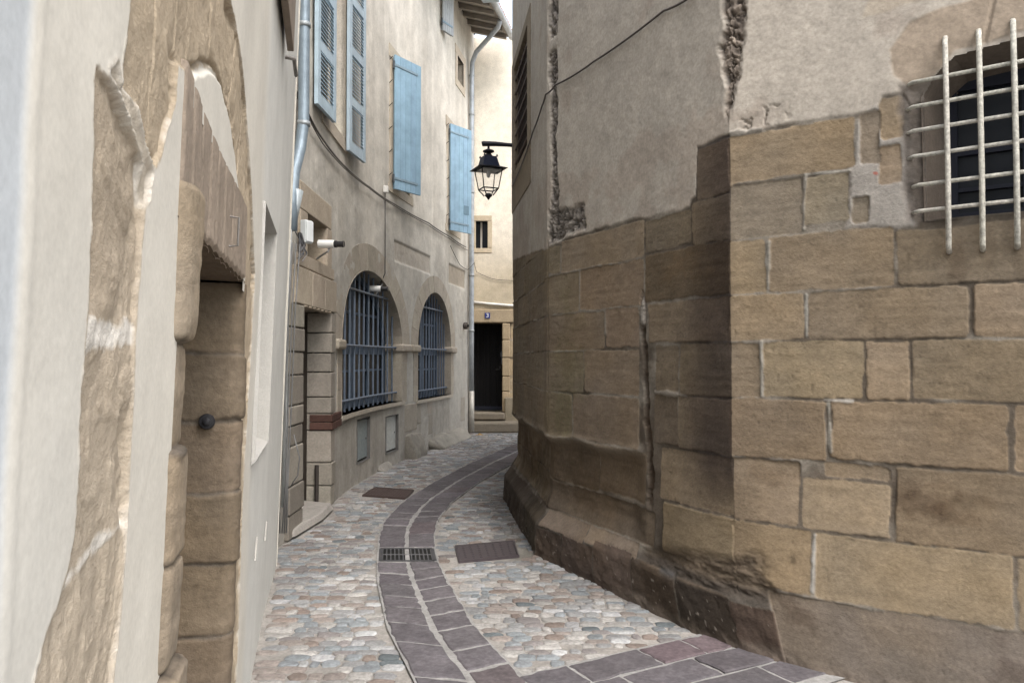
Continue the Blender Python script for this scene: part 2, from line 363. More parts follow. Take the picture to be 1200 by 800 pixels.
    cc_ = np.interp(z, [2.9, 3.1, 3.4, 3.7, 8], [2.845, 2.85, 2.83, 2.80, 2.82])
    mask = ss(-.02, .02, cw+.05*fbm(s*9, z*7, 71, 4)*ss(2.95, 3.2, z)-np.abs(s-cc_))*ss(2.95, 3.08, z)
    rubble(mask, (.055, .045, .04), (.29, .245, .205), 72, .022, -.010)
    cw = .055*np.ones_like(z); mask = ss(-.02, .015, cw+.06*fbm(s*8, z*5, 73, 4)-np.abs(s-4.90))*ss(2.72, 2.80, z)*(1-.9*ss(4.12, 4.17, z)*ss(4.28, 4.24, z))
    m2 = psd([(4.42, 2.60), (4.45, 2.78), (4.75, 2.80), (4.98, 2.82), (4.98, 2.56), (4.75, 2.58)], s, z)
    mask = np.maximum(mask, ss(-.03, .02, m2+.03*fbm(s*9, z*9, 74, 4)))
    rubble(mask, (.045, .04, .037), (.27, .245, .22), 75, .022, -.008)
    # rough band under the render edge right of the corner
    mask = .45*ss(0, .06, .07-np.abs(z-2.97)+.06*fbm(s*6, z*6, 78, 4))*ss(2.45, 2.6, s)*ss(2.8, 2.75, s)
    rubble(mask, (.20, .17, .14), (.33, .295, .26), 79, .008, .004)
    # the eroded vertical joint on the alley face
    px = np.interp(z, [.55, .7, .92, 1.1, 1.25, 1.45, 1.6, 1.75, 1.88, 2.02], [3.60, 3.60, 3.61, 3.64, 3.67, 3.66, 3.66, 3.68, 3.69, 3.69])
    w_ = np.interp(z, [.5, .62, .75, .95, 1.2, 1.5, 1.76, 1.80, 1.92, 2.03, 2.1], [0, .024, .036, .03, .026, .022, .021, .032, .03, .014, 0])
    d = w_*(1+1.1*fbm(s*20, z*13, 81, 5, .62))-np.abs(s-px-.02*fbm(s*0, z*6, 84, 3))
    mask = ss(-.012, .02, d)*ss(.60, .72, z)*ss(2.08, 2.0, z)
    r = fbm(s*26, z*22, 82, 5, .62)
    h = h*(1-mask)+mask*(-.07+.03*r); col = mix(col, np.array((.115, .080, .055))*(1+.8*r)[..., None], mask)
    fl = mask*ss(1.79, 1.84, z); h = h*(1-fl)+fl*(.012+.012*r); col = mix(col, (.24, .22, .195), fl)   # mortar flake left at the top
    # a second, weak chase at the next corner and a dark seam
    d = .018+.012*fbm(s*10, z*6, 83, 3)-np.abs(s-5.02); mask = ss(-.01, .012, d)*ss(.9, 1.1, z)*ss(2.7, 2.5, z)
    h -= .02*mask; col = mix(col, (.15, .125, .09), mask*.6)
    # hollowed course below the ledge (alley faces)
    al = ss(3.62, 3.85, s)
    zz = z+.035*fbm(s*2.4, z*1.0, 85, 4)
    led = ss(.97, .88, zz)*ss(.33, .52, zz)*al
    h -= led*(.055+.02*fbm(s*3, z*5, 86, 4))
    col = mix(col, col*np.array([.80, .76, .72]), led*.8)  # shade of the hollow partly put into the colour
    lip = np.exp(-((zz-.955)/.035)**2)*al; h += lip*.012; col = mix(col, (.19, .16, .125), lip*.5)
    # darker colour on the alley side of the arris, fading away from it
    arris_dk = ss(3.42, 2.98, s+.16*fbm(s*2.5, z*2.2, 139, 5)+.10*ss(2.3, 2.6, z))*ss(c-.004, c+.004, s)*ss(.72, 1.10, z+.16*fbm(s*3, z*3, 140, 4))*(1-pm)
    col = col*(1-arris_dk[..., None]*np.array([.56, .575, .53]))
    # rough broken course above the dark plinth near the corner
    br = ss(.24, .30, zz)*ss(.47, .38, zz+.16*(s-3.2))*ss(2.60, 2.72, s+.12*fbm(s*6, z*6, 87, 4))*ss(3.72, 3.6, s)
    h += br*(-.022+.026*fbm(s*7, z*26, 88, 5, .6)); col = mix(col, np.array((.115, .09, .066))*(1+.6*fbm(s*8, z*22, 89, 4))[..., None], br)
    top = np.exp(-((z-.275)/.022)**2)*ss(2.7, 2.75, s)*ss(3.75, 3.6, s)*ss(-.15, .2, fbm(s*5, z*5, 90, 3)); col = mix(col, (.075, .072, .07), top)
    dj = (1-m)*ss(.36, .30, z)*ss(2.6, 2.66, s); col = mix(col, (.05, .043, .037), dj*.8)
    # plinth chipping
    pl = ss(.3, .2, z)*ss(2.6, 2.66, s); h += pl*.014*fbm(s*8, z*8, 92, 5)
    sp = (vnoise(s*46, z*46, 93) > .93)*ss(.28, .2, z)*ss(2.62, 2.7, s); col = mix(col, (.26, .23, .2), sp*.6)
    foot = ss(.075, .02, z+.05*fbm(s*6, z*6, 94, 4)); col = mix(col, (.14, .115, .095), foot*.6*ss(4.2, 3.9, s)); h += foot*.012*fbm(s*15, z*15, 95, 4)
    # stains with shapes of their own
    def stain(cs, cz, rs, rz, k, tint, seed):
        nonlocal col
        d = np.hypot((s-cs)/rs, (z-cz)/rz)+1.15*fbm(s*7, z*8, seed, 6, .66); col = mix(col, col*np.array(tint), k*ss(1.0, .3, d))
    stain(1.84, .88, .15, .09, .6, (.55, .5, .48), 101); stain(1.74, .82, .12, .10, .7, (.58, .53, .5), 116); stain(1.62, .92, .16, .05, .5, (.7, .66, .62), 117); stain(1.93, .93, .06, .10, .5, (.6, .56, .53), 118); stain(2.50, .24, .10, .15, .6, (.55, .5, .48), 102)
    stain(1.5, .16, .14, .2, .5, (.55, .5, .5), 103); stain(2.49, .52, .03, .035, .8, (.4, .4, .4), 104)
    stain(1.70, 2.12, .05, .14, .6, (.62, .58, .56), 105); stain(1.57, 2.10, .035, .16, .5, (.6, .58, .56), 106); stain(1.45, 2.12, .03, .12, .5, (.6, .58, .56), 107)
    stain(4.5, .62, .5, .22, .5, (.62, .58, .52), 108); stain(4.7, 1.5, .25, .6, .45, (.82, .90, .74), 109)
    stain(5.6, .55, .5, .4, .7, (.5, .46, .4), 110); stain(6.6, .4, .9, .5, .7, (.5, .45, .4), 111); stain(2.6, .95, .2, .06, .5, (.6, .55, .5), 112)
    stain(3.05, 1.2, .28, .5, .35, (.75, .73, .74), 113); stain(1.98, .1, .35, .12, .35, (.8, .85, .9), 114); stain(3.3, 2.15, .3, .12, .4, (1.1, .95, .75), 115)
    # pale mortar smears
    def smear(a, b, w, seed, colr=(.245, .232, .205)):
        nonlocal col, h
        d = w*(.8+1.1*fbm(s*14, z*14, seed, 4))-polydist([a, b], s, z, False); mk = ss(-.006, .006, d); col = mix(col, colr, mk*.85); h = h+mk*(.006)
    smear((2.665, 1.69), (2.665, 1.39), .010, 121); smear((2.62, 2.25), (2.625, 1.99), .012, 122); smear((2.43, 2.31), (2.42, 2.60), .008, 123, (.27, .25, .22)); smear((2.19, 2.6), (2.42, 2.61), .009, 126, (.28, .265, .235))
    smear((2.42, 1.95), (2.42, 1.72), .007, 124, (.27, .26, .235)); smear((2.38, .66), (2.39, .38), .012, 125, (.26, .25, .23)); smear((2.19, 1.375), (2.33, 1.375), .010, 127, (.28, .265, .24)); smear((3.55, 1.38), (3.32, 1.37), .016, 128, (.20, .178, .15)); smear((2.30, 1.10), (2.31, 1.36), .009, 129, (.24, .225, .195)); smear((2.66, 2.9), (2.83, 2.9), .014, 130, (.28, .26, .23))
    # red paint fleck
    red = ss(.012, .005, np.hypot((s-2.06)*.6, z-2.565)+.008*fbm(s*40, z*40, 131, 3)); col = mix(col, (.26, .085, .065), red*.9)
    # curved lintel block and dirt round the barred window
    lp = [(1.98, 3.06), (2.0, 3.2), (1.9, 3.32), (1.75, 3.36), (1.4, 3.38), (1.0, 3.38), (.8, 3.3), (.8, 3.05), (.97, 3.05), (1.0, 3.12), (1.4, 3.15), (1.7, 3.13), (1.79, 3.02), (1.9, 2.99)]
    d = psd(lp, s, z)+.014*fbm(s*9, z*9, 133, 4); mk = ss(-.008, .012, d)
    j = ss(.012, .004, np.abs(s-1.56+.2*(z-3.2)))*mk
    col = mix(col, np.array((.285, .235, .185))*(1+.18*mott)[..., None], mk); h = h*(1-mk)+mk*(.012+.006*fbm(s*10, z*10, 134, 4)); h -= .01*j
    lp2 = [(1.80, 3.42), (2.12, 3.40), (2.08, 3.5), (1.8, 3.55), (1.5, 3.55), (1.5, 3.46)]
    mk = ss(-.01, .015, psd(lp2, s, z)+.02*fbm(s*9, z*9, 135, 4)); col = mix(col, (.33, .285, .23), mk*.8)
    dz_ = psd([(1.94, 2.28), (1.95, 3.0), (1.7, 3.0), (1.7, 2.28)], s, z)+.03*fbm(s*8, z*8, 136, 4); mk = ss(-.01, .03, dz_)
    col = mix(col, np.array((.13, .112, .098))*(1+.4*fbm(s*12, z*12, 137, 4))[..., None], mk*.85); h += mk*(-.012+.016*fbm(s*13, z*13, 138, 4))
    # openings
    win1 = [(1.83, 2.30), (1.84, 2.93), (1.79, 3.02), (1.70, 3.10), (1.40, 3.13), (1.10, 3.10), (1.0, 3.02), (.96, 2.93), (.96, 2.30)]
    win2 = [(6.22, 3.72), (6.22, 4.92), (7.42, 4.92), (7.42, 3.72)]
    P = np.concatenate([XY+NV*h[..., None], z[..., None]], -1)
    sc = (s[:-1, :-1]+s[1:, 1:])/2; zc = (z[:-1, :-1]+z[1:, 1:])/2
    keep = ~(inpoly(win1, sc, zc) | inpoly(win2, sc, zc))
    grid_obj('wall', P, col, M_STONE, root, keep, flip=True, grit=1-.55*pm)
    # core behind the skin so the building has depth
    b = MB(); inn = [K[i] for i in range(6)]
    ctr = np.array((3.2, 8.2)); ring = [tuple(p+(ctr-p)/np.linalg.norm(ctr-p)*.75) for p in inn]
    vs_ = [(x, y, -.1) for x, y in ring]+[(x, y, 8.12) for x, y in ring]; n = len(ring)
    b.add(vs_, [(i, (i+1) % n, n+(i+1) % n, n+i) for i in range(n)]+[tuple(range(n, 2*n))], (.25, .22, .2)); b.build('building_core', M_STONE, root)
    def pos(face, sv, zv, o):
        p = K[face] + T[face]*(sv-S[face]) + NN[face]*o; return (p[0], p[1], zv)
    # barred window: splayed reveal, frame, glass, grille
    w = MB(); inner = [(1.76, 2.32), (1.76, 2.92), (1.73, 2.98), (1.66, 3.04), (1.40, 3.06), (1.14, 3.04), (1.06, 2.98), (1.03, 2.92), (1.03, 2.32)]
    n = len(win1); vs_ = []; cs = []
    for k in range(5):
        f = k/4
        for (a, b_), (c_, d_) in zip(win1, inner):
            sp_ = .012 if k == 0 else 0
            vs_.append(pos(0, a*(1-f)+c_*f + (.012 if (a > 1.4 and k == 0) else 0), b_*(1-f)+d_*f-(.010 if (b_ < 2.5 and k == 0) else 0)+(.010 if (b_ > 3 and k == 0) else 0), .004-.28*f))
    fs = []
    for k in range(4):
        for i in range(n): fs.append((k*n+i, k*n+(i+1) % n, (k+1)*n+(i+1) % n, (k+1)*n+i))
    w.add(vs_, fs, (.13, .108, .09))
    wn = w.build('barred_window', M_STONE, root)
    f_ = MB()
    for (a0, a1, b0, b1, o) in ((1.03, 1.77, 2.30, 2.36, -.255), (1.715, 1.77, 2.30, 3.05, -.256), (1.37, 1.43, 2.30, 3.05, -.257), (1.03, 1.09, 2.30, 3.05, -.256), (1.03, 1.77, 3.0, 3.07, -.255), (1.03, 1.77, 2.66, 2.69, -.26), (1.43, 1.715, 2.47, 2.49, -.26)):
        f_.hexa([pos(0, a0, b0, o), pos(0, a1, b0, o), pos(0, a1, b1, o), pos(0, a0, b1, o), pos(0, a0, b0, o-.05), pos(0, a1, b0, o-.05), pos(0, a1, b1, o-.05), pos(0, a0, b1, o-.05)], (.009, .011, .02))
    f_.build('window_frame', M_WOODP, wn)
    gl = MB(); gl.hexa([pos(0, 1.03, 2.30, -.285), pos(0, 1.77, 2.30, -.285), pos(0, 1.77, 3.08, -.285), pos(0, 1.03, 3.08, -.285)]+[pos(0, 1.03, 2.30, -.295), pos(0, 1.77, 2.30, -.295), pos(0, 1.77, 3.08, -.295), pos(0, 1.03, 3.08, -.295)], (.02, .02, .03))
    gl.build('glass', M_GLASS, wn)
    gr = MB(); white = (.39, .375, .335)
    for i, sv in enumerate((1.735, 1.592, 1.452, 1.312, 1.172, 1.03)):
        top = (3.20, 3.20, 3.215, 3.2, 3.2, 3.19)[i]
        gr.tube([pos(0, sv+.004, top, .012), pos(0, sv+.003, top-.02, .045), pos(0, sv, 2.9, .05), pos(0, sv-.003, 2.5, .048), pos(0, sv-.002, 2.15, .045), pos(0, sv-.001, 2.125, .012)], 0.0128, jit(white, rnd, .05), 10)
    for i, zv in enumerate((3.0, 2.875, 2.752, 2.622, 2.474, 2.342)):
        l = (1.915, 1.915, 1.915, 1.912, 1.893, 1.893)[i]
        gr.tube([pos(0, l, zv, -.004), pos(0, l-.03, zv+.001, .028), pos(0, 1.5, zv+.006, .030), pos(0, 1.0, zv+.010, .028), pos(0, .87, zv+.01, -.004)], .0104, jit(white, rnd, .05), 10)
    gr.build('grille', M_BARS, wn, smooth=True)
    # upper window on the far face, seen at a glancing angle
    w = MB(); tanf = (.21, .175, .13)
    z0, z1, a0, a1 = 3.72, 4.92, 6.22, 7.42
    out = [(a0-.22, z0-.42), (a0-.22, z1+.12), (a1+.22, z1+.12), (a1+.22, z0-.42)]; fr = [(a0, z0), (a0, z1), (a1, z1), (a1, z0)]
    for i in range(4):
        A_, B_ = out[i], out[(i+1) % 4]; C_, D_ = fr[i], fr[(i+1) % 4]
        w.add([pos(2, *A_, .018), pos(2, *B_, .018), pos(2, *D_, .02), pos(2, *C_, .02)], [(0, 1, 2, 3)], jit(tanf, rnd, .1))
        w.add([pos(2, *C_, .02), pos(2, *D_, .02), pos(2, *D_, -.3), pos(2, *C_, -.3)], [(0, 1, 2, 3)], jit(tanf, rnd, .1))
        w.add([pos(2, *A_, .018), pos(2, *B_, .018), pos(2, *B_, -.02), pos(2, *A_, -.02)], [(0, 1, 2, 3)], jit(tanf, rnd, .1))
    w2 = w.build('small_upper_window', M_STONE, root)
    gl = MB(); gl.hexa([pos(2, a0, z0, -.28), pos(2, a1, z0, -.28), pos(2, a1, z1, -.28), pos(2, a0, z1, -.28), pos(2, a0, z0, -.29), pos(2, a1, z0, -.29), pos(2, a1, z1, -.29), pos(2, a0, z1, -.29)], (.02, .02, .02)); gl.build('glass', M_GLASS, w2)
    gr = MB()
    for k in range(7): sv = a0+.10+k*.165; gr.tube([pos(2, sv, z0, -.03), pos(2, sv, z1, -.03)], .014, (.05, .04, .035), 6)
    for k in range(7): zv = z0+.12+k*.16; gr.tube([pos(2, a0, zv, -.005), pos(2, a1, zv, -.005)], .012, (.09, .06, .05), 6)
    gr.build('grille', M_IRON, w2)
    return root, pos
SB, Dpos = build_stone_building()

# ================================================================== LEFT FRONT: the plastered house
def AX(Y, z, o=0):                       # wall plane, leaning a little; o = outward offset
    return -.348-.248*Y+.035*z + o*.9706, Y + o*.2407
def Apos(Y, z, o=0):
    x, y = AX(Y, z, o); return (x, y, z)
def build_plaster_house():
    root = thing('plaster_house', (-1.2, 2, 0), 'near left house with pale plaster, bare tan stone patches and a deep stone doorway', 'house')
    yg = np.unique(np.round(np.concatenate([np.arange(-3, .5, .05), np.arange(.5, .8, .006), np.arange(.8, 1.65, .003), np.arange(1.65, 2.9, .006), np.arange(2.9, 3.4, .009), np.arange(3.4, 6.001, .02), [6.0]]), 4)); yg = yg[np.concatenate([[True], np.diff(yg) > .001])]
    zg = np.concatenate([np.arange(-.06, .85, .014), np.arange(.85, 2.62, .0042), np.arange(2.62, 2.75, .01), np.arange(2.75, 4.8, .02), np.arange(4.8, 7.6, .06)])
    s, z = np.meshgrid(yg, zg)
    PL = np.array((.555, .53, .475))
    mott = fbm(s*2, z*1.3, 201, 5); fine = fbm(s*26, z*26, 202, 4); strk = fbm(s*7, z*.5, 203, 4)
    col = np.empty(s.shape+(3,)); col[:] = PL; col *= (1+.06*mott+.03*strk+.035*fine)[..., None]
    hlow = .010*fbm(s*1.7, z*1.0, 204, 3); h = hlow+.0006*fine
    # nearest plaster strip steps back; its bluer sky light is put into the colour
    e = ss(.735, .715, s+.012*fbm(s*3, z*3, 206, 4)); h -= .003*e; col = mix(col, np.array((.465, .49, .51))*(1+.05*mott)[..., None], e)
    e2 = np.exp(-((s-.745+.012*fbm(s*3, z*3, 206, 4))/.012)**2); h += .0015*e2
    col = mix(col, col*np.array([.93, .95, .98]), ss(.4, -.2, z-1.6+.3*mott)*ss(1.2, .8, s)*.8)
    grit = np.full(s.shape, .10)
    # bare stone
    def bare(poly, colr, seed, dep, rough, edgew=.007, jag=.013):
        nonlocal h, col
        d = psd(poly, s, z)+jag*fbm(s*15, z*15, seed, 6, .68); mk = ss(-edgew*.5, edgew*.5, d)
        lip = np.exp(-((d+.003)/.005)**2)*ss(-.1, .3, fbm(s*9, z*9, seed+9, 5, .65))
        n_ = fbm(s*10+1.5*fbm(s*4, z*4, seed+12, 3), z*7, seed+3, 6, .6); q = n_*3.5+8; fq = np.floor(q); te = (fq+ss(.55, .95, q-fq)-8)/3.5   # flaked, stepped faces
        b_ = fbm(s*40, z*12, seed+5, 4); r = .45*n_+.55*te
        hollow = ss(.0, .5, fbm(s*7, z*7, seed+14, 4))*np.exp(-(d/.05)**2)
        hs_ = hlow+dep-.003+rough*r+.0025*fine+rough*.10*b_-.014*hollow
        h = h*(1-mk)+hs_*mk + lip*.002
        mc = ss(-edgew*1.6, -edgew*.4, d)
        grit[:] = np.maximum(grit, .10+.75*mc)
        g = (1+.17*r+.08*b_+.07*fine)
        col = col*(1-mc[..., None])+(np.array(colr)*g[..., None])*mc[..., None]
        col = mix(col, (.68, .65, .60), .5*lip)
        return mk
    ST = (.42, .36, .285)
    S1 = [(.927, 1.95), (.927, 1.90), (.932, 1.83), (.941, 1.726), (.942, 1.64), (.939, 1.54), (.938, 1.455), (.938, 1.372), (.91, 1.33), (.858, 1.297), (.826, 1.255), (.79, 1.12), (.76, .9), (.76, -.1), (1.14, -.1), (1.155, 1.10), (1.173, 1.186), (1.181, 1.313), (1.183, 1.443), (1.177, 1.56), (1.178, 1.65), (1.197, 1.81), (1.20, 1.86), (1.176, 1.90), (1.126, 1.918), (1.087, 1.935), (1.03, 1.95), (.98, 1.957)]
    mk = bare(S1, ST, 211, -.003, .010)
    tb = ss(1.35, 1.9, z+.3*fbm(s*4, z*3, 219, 4))*mk; col = mix(col, np.array((.33, .275, .21))*(1+.2*mott+.12*fine)[..., None], tb*.8)
    for zc, seed in ((1.635, 221), (1.34, 222), (1.02, 223), (.7, 224)):
        dd = (.017 if seed == 221 else .008)*(.7+1.8*fbm(s*14, z*14, seed, 5, .65))-np.abs(z-zc-.05*(s-1.05)*(1 if zc < 1.5 else 0)*6*.2-.012*fbm(s*7, z*2, seed+1, 3)); j = ss(-.006, .006, dd)*mk
        col = mix(col, (.64, .615, .57), j*.85); h += j*(.001+.004*fbm(s*30, z*30, seed+3, 3))
    S2 = [(1.10, 3.2), (1.07, 2.085), (1.043, 2.004), (1.041, 1.974), (1.077, 1.976), (1.122, 1.973), (1.17, 1.945), (1.241, 1.912), (1.27, 1.92), (1.336, 1.997), (1.418, 2.079), (1.426, 2.155), (1.50, 2.17), (1.58, 2.19), (1.73, 2.27), (1.88, 2.32), (2.01, 2.34), (2.2, 2.315), (2.4, 2.255), (2.59, 2.13), (2.74, 1.98),
          (2.80, 1.85), (2.83, 1.5), (2.84, -.1), (3.16, -.1), (3.15, 1.1), (3.17, 1.67), (3.16, 1.95), (3.02, 2.1), (2.82, 2.30), (2.63, 2.47), (2.3, 2.56), (1.95, 2.62), (1.7, 2.9), (1.5, 3.2)]
    mk = bare(S2, (.375, .31, .23), 231, -.004, .0065)
    for a, b, seed in (((1.42, 2.12), (1.40, 2.7), 241), ((1.22, 1.95), (1.24, 2.6), 242), ((1.80, 2.31), (1.78, 2.62), 243), ((2.2, 2.32), (2.28, 2.56), 244), ((2.5, 2.2), (2.62, 2.46), 245)):
        dd = polydist([a, b], s+.014*fbm(s*5, z*5, seed, 3), z, False); j = ss(.008, .003, dd)*mk; h -= .009*j; col = mix(col, col*.72, j)
    rdg = [(.975, 1.968), (1.03, 1.958), (1.09, 1.942), (1.13, 1.922), (1.185, 1.903), (1.20, 1.84), (1.225, 1.86), (1.245, 1.906), (1.17, 1.943), (1.12, 1.97), (1.077, 1.974), (1.04, 1.974), (1.02, 2.0)]
    bare(rdg, (.46, .41, .34), 251, -.001, .006)
    # plaster in the relieving arch stays; its curved upper edge is a recess
    ar = [(1.55, 2.18), (1.73, 2.265), (1.88, 2.315), (2.01, 2.335), (2.2, 2.31), (2.4, 2.25), (2.58, 2.13)]
    dd = polydist(ar, s, z, False); e = ss(.02, .006, dd+.006*fbm(s*14, z*14, 247, 3)); h -= .012*e; col = mix(col, col*.6, e*.6)
    col = mix(col, col*np.array([1.02, 1.06, 1.12]), ss(3.25, 3.6, s))
    # niche, hook marks, doorway hole
    sc = (s[:-1, :-1]+s[1:, 1:])/2; zc = (z[:-1, :-1]+z[1:, 1:])/2
    door = [(1.60, -.2), (1.60, 2.14), (2.73, 2.14), (2.73, 1.80), (2.80, 1.80), (2.80, -.2)]
    door = [(1.53, -.2), (1.53, 1.80), (1.50, 1.80), (1.50, 2.125), (2.72, 2.125), (2.72, 1.84), (2.805, 1.84), (2.805, -.2)]
    nich = [(3.44, 1.14), (3.44, 2.30), (4.30, 2.30), (4.30, 1.14)]
    keep = ~(inpoly(door, sc, zc) | inpoly(nich, sc, zc))
    X, Y = AX(s, z, h); P = np.stack([X, Y, z], -1)
    grid_obj('wall', P, col, M_PLAST, root, keep, flip=False, grit=grit)
    b = MB()                             # gable end, back and top
    pl = tuple(PL*.9)
    def q(*p): b.add(p, [tuple(range(len(p)))], pl)
    for ya, yb in ((-3, 1.45), (2.95, 6.0)):
        q(Apos(ya, -.1, -.25), Apos(yb, -.1, -.25), Apos(yb, 7.55, -.25), Apos(ya, 7.55, -.25))
    q(Apos(1.45, 2.3, -.25), Apos(2.95, 2.3, -.25), Apos(2.95, 7.55, -.25), Apos(1.45, 7.55, -.25))
    q(Apos(6, -.1, .012), Apos(6.02, -.1, -3.5), Apos(6.02, 7.55, -3.5), Apos(6, 7.55, .012))
    q(Apos(-3, -.1, 0), Apos(-3, -.1, -3.5), Apos(-3, 7.55, -3.5), Apos(-3, 7.55, 0))
    q(Apos(-3, 7.55, .01), Apos(6, 7.55, .01), Apos(6, 7.55, -3.5), Apos(-3, 7.55, -3.5))
    q(Apos(-3, -.1, -3.5), Apos(6, -.1, -3.5), Apos(6, 7.55, -3.5), Apos(-3, 7.55, -3.5))
    b.build('rear_walls', M_PLAST, root)
    # stone jambs: profile swept up with rounded arris and block joints
    def jamb(near):
        prof = []                        # (Y, o)
        if near:
            ye = 1.665; r = .032
            for k in range(7): prof.append((1.475+.02*k, -.016+.036*math.sin(math.pi/2*min(1, k/3))))
            for k in range(1, 11): a = math.pi/2*k/10; prof.append((ye-r+r*math.sin(a), .020-r+r*math.cos(a)))
            for k in range(1, 30): prof.append((ye, .020-r-(.40/29)*k))
        else:
            ye = 2.755; r = .05
            prof.append((2.845, -.015)); 
            for k in range(8): prof.append((2.84-.0045*k, .004+.008*math.sin(math.pi/2*min(1, k/4))))
            for k in range(1, 11): a = math.pi/2*k/10; prof.append((ye+r-r*math.sin(a), .012-r+r*math.cos(a)))
            for k in range(1, 36): prof.append((ye, .012-r-(.40/35)*k))
        pr = np.array(prof); L = np.concatenate([[0], np.cumsum(np.linalg.norm(np.diff(pr, axis=0), axis=1))])
        zz = np.arange(-.05, 1.95 if near else 1.872, .006)
        S_, Z_ = np.meshgrid(L, zz)
        rr = random.Random(8 if near else 9)
        cuts = [-.1, .27, .50, .745, .975, 1.19, 1.415, 1.635, 1.96] if near else [-.1, .1, .36, .62, .87, 1.12, 1.375, 1.615, 1.90]
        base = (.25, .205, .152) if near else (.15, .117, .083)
        st = [(-.2, 2, cuts[i], cuts[i+1], jit(base, rr, .06)) for i in range(len(cuts)-1)]
        hh, cc, mm = stone_field(S_, Z_, st, 250+near, joint=.002, soft=.010, wob=.014, mort=(.13, .11, .09), relief=.009, rough=.0055)
        hh -= .009
        pY = np.interp(S_, L, pr[:, 0]); pO = np.interp(S_, L, pr[:, 1])
        dY = np.gradient(pr[:, 0], L); dO = np.gradient(pr[:, 1], L); nn = np.hypot(dY, dO)
        nY = np.interp(S_, L, -dO/nn if near else dO/nn); nO = np.interp(S_, L, dY/nn if near else -dY/nn)
        # bulging blocks on the near side
        if near:
            k_ = np.searchsorted(cuts, Z_)-1; k_ = np.clip(k_, 0, len(cuts)-2); c0 = np.array(cuts)[k_]; c1 = np.array(cuts)[k_+1]
            u = np.clip((Z_-c0)/(c1-c0), 0, 1); bul = (1-(2*u-1)**14)
            offs = np.array([0, .01, -.008, .012, -.006, .006, -.014, .006])[k_]
            hh += .009*bul-.009+offs*.9
        fade = ss(0, .03, S_); hh = hh*fade
        X_, Y_ = AX(pY+nY*hh, Z_, pO+nO*hh)
        P_ = np.stack([X_, Y_, Z_], -1)
        if near:                         # soft brown dirt under each overhanging joint
            pass
        return grid_obj('door_jamb', P_, cc, M_STONE, root, None, flip=not near)
    jn = jamb(True); jf = jamb(False)
    # lintel with vertical tooling and a scalloped lower edge
    yy = np.arange(1.47, 2.745, .0055); zz = np.concatenate([np.linspace(0, 1, 52)])
    a, t = np.meshgrid(yy, zz)
    lowz = 1.868+.010*np.abs(np.sin((a-1.5)/.115*math.pi))**.6+.004*fbm(a*10, a*0, 261, 3)
    tz_ = np.interp(a, [1.47, 1.55, 1.8, 2.0, 2.75], [2.185, 2.18, 2.15, 2.14, 2.14]); zt = lowz+(tz_-lowz)*t
    groove = np.zeros_like(a)
    for gx in (1.60, 1.72, 1.86, 1.98, 2.13, 2.33): groove += np.exp(-((a-gx-.01*fbm(zt*4, a*0, 263, 2))/.010)**2)
    ho = .006+.004*fbm(a*14, zt*5, 262, 4)-.006*groove-.012*ss(.08, 0, t)-.02*ss(1.50, 1.472, a)
    cl = np.empty(a.shape+(3,)); cl[:] = (.27, .222, .178); cl *= (1+.14*fbm(a*7, zt*6, 264, 5)-.15*np.clip(groove, 0, 1)+.1*fbm(a*40, zt*40, 265, 3))[..., None]
    X_, Y_ = AX(a, zt, ho); lin = grid_obj('lintel', np.stack([X_, Y_, zt], -1), cl, M_STONE, root)
    sof = MB(); n = 60
    for i in range(n):
        ya = 1.48+(2.80-1.48)*i/n; yb = 1.48+(2.80-1.48)*(i+1)/n
        za = 1.872+.008*abs(math.sin((ya-1.5)/.115*math.pi)); zb = 1.872+.008*abs(math.sin((yb-1.5)/.115*math.pi))
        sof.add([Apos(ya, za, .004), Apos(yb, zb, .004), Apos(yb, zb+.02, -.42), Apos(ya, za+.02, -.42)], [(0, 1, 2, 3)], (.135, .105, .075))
    sof.build('lintel_soffit', M_STONE, root)
    dm = MB()
    for k in range(8):
        ya = 1.66+k*.1375; dm.hexa([Apos(ya+.004, 0, -.36), Apos(ya+.134, 0, -.36), Apos(ya+.134, 1.87, -.36), Apos(ya+.004, 1.87, -.36), Apos(ya+.004, 0, -.41), Apos(ya+.134, 0, -.41), Apos(ya+.134, 1.87, -.41), Apos(ya+.004, 1.87, -.41)], (.09, .06, .04))
    dr = dm.build('door', M_DARK, root)
    hb = MB(); hb.lathe(Apos(1.75, 1.0, -.36), [(.025, 0), (.018, .02), (.03, .04), (.02, .06)], (.05, .05, .05), 12, axis=(.97, .24, 0)); hb.build('door_handle', M_IRON, dr)
    # black round bell push on the far reveal
    k = MB(); cx, cy, cz = Apos(2.742, 1.378, -.10); ax = (.2407*1.0, -.9706, 0); ax = (.248, -.97, 0)
    k.lathe((cx, cy, cz), [(.026, -.01), (.028, .008), (.024, .014), (.013, .015), (.013, .020), (.009, .024), (.002, .025)], (.014, .014, .017), 20, axis=ax)
    k.build('bell_push', M_PLASTIC, root, smooth=False)
    # little iron staple on the lintel
    k = MB(); 
    k.tube([Apos(2.2, 2.008, .012), Apos(2.2, 2.006, .036), Apos(2.2, 1.925, .036), Apos(2.2, 1.923, .012)], .0035, (.16, .15, .14), 6); k.build('iron_staple', M_IRON, root)
    # blind niche
    nb = MB(); d = -.17; pc_ = (.44, .43, .405)
    f = [(3.44, 1.14), (3.44, 2.30), (4.30, 2.30), (4.30, 1.14)]
    f2 = [(3.425, 1.125), (3.425, 2.315), (4.325, 2.315), (4.325, 1.125)]
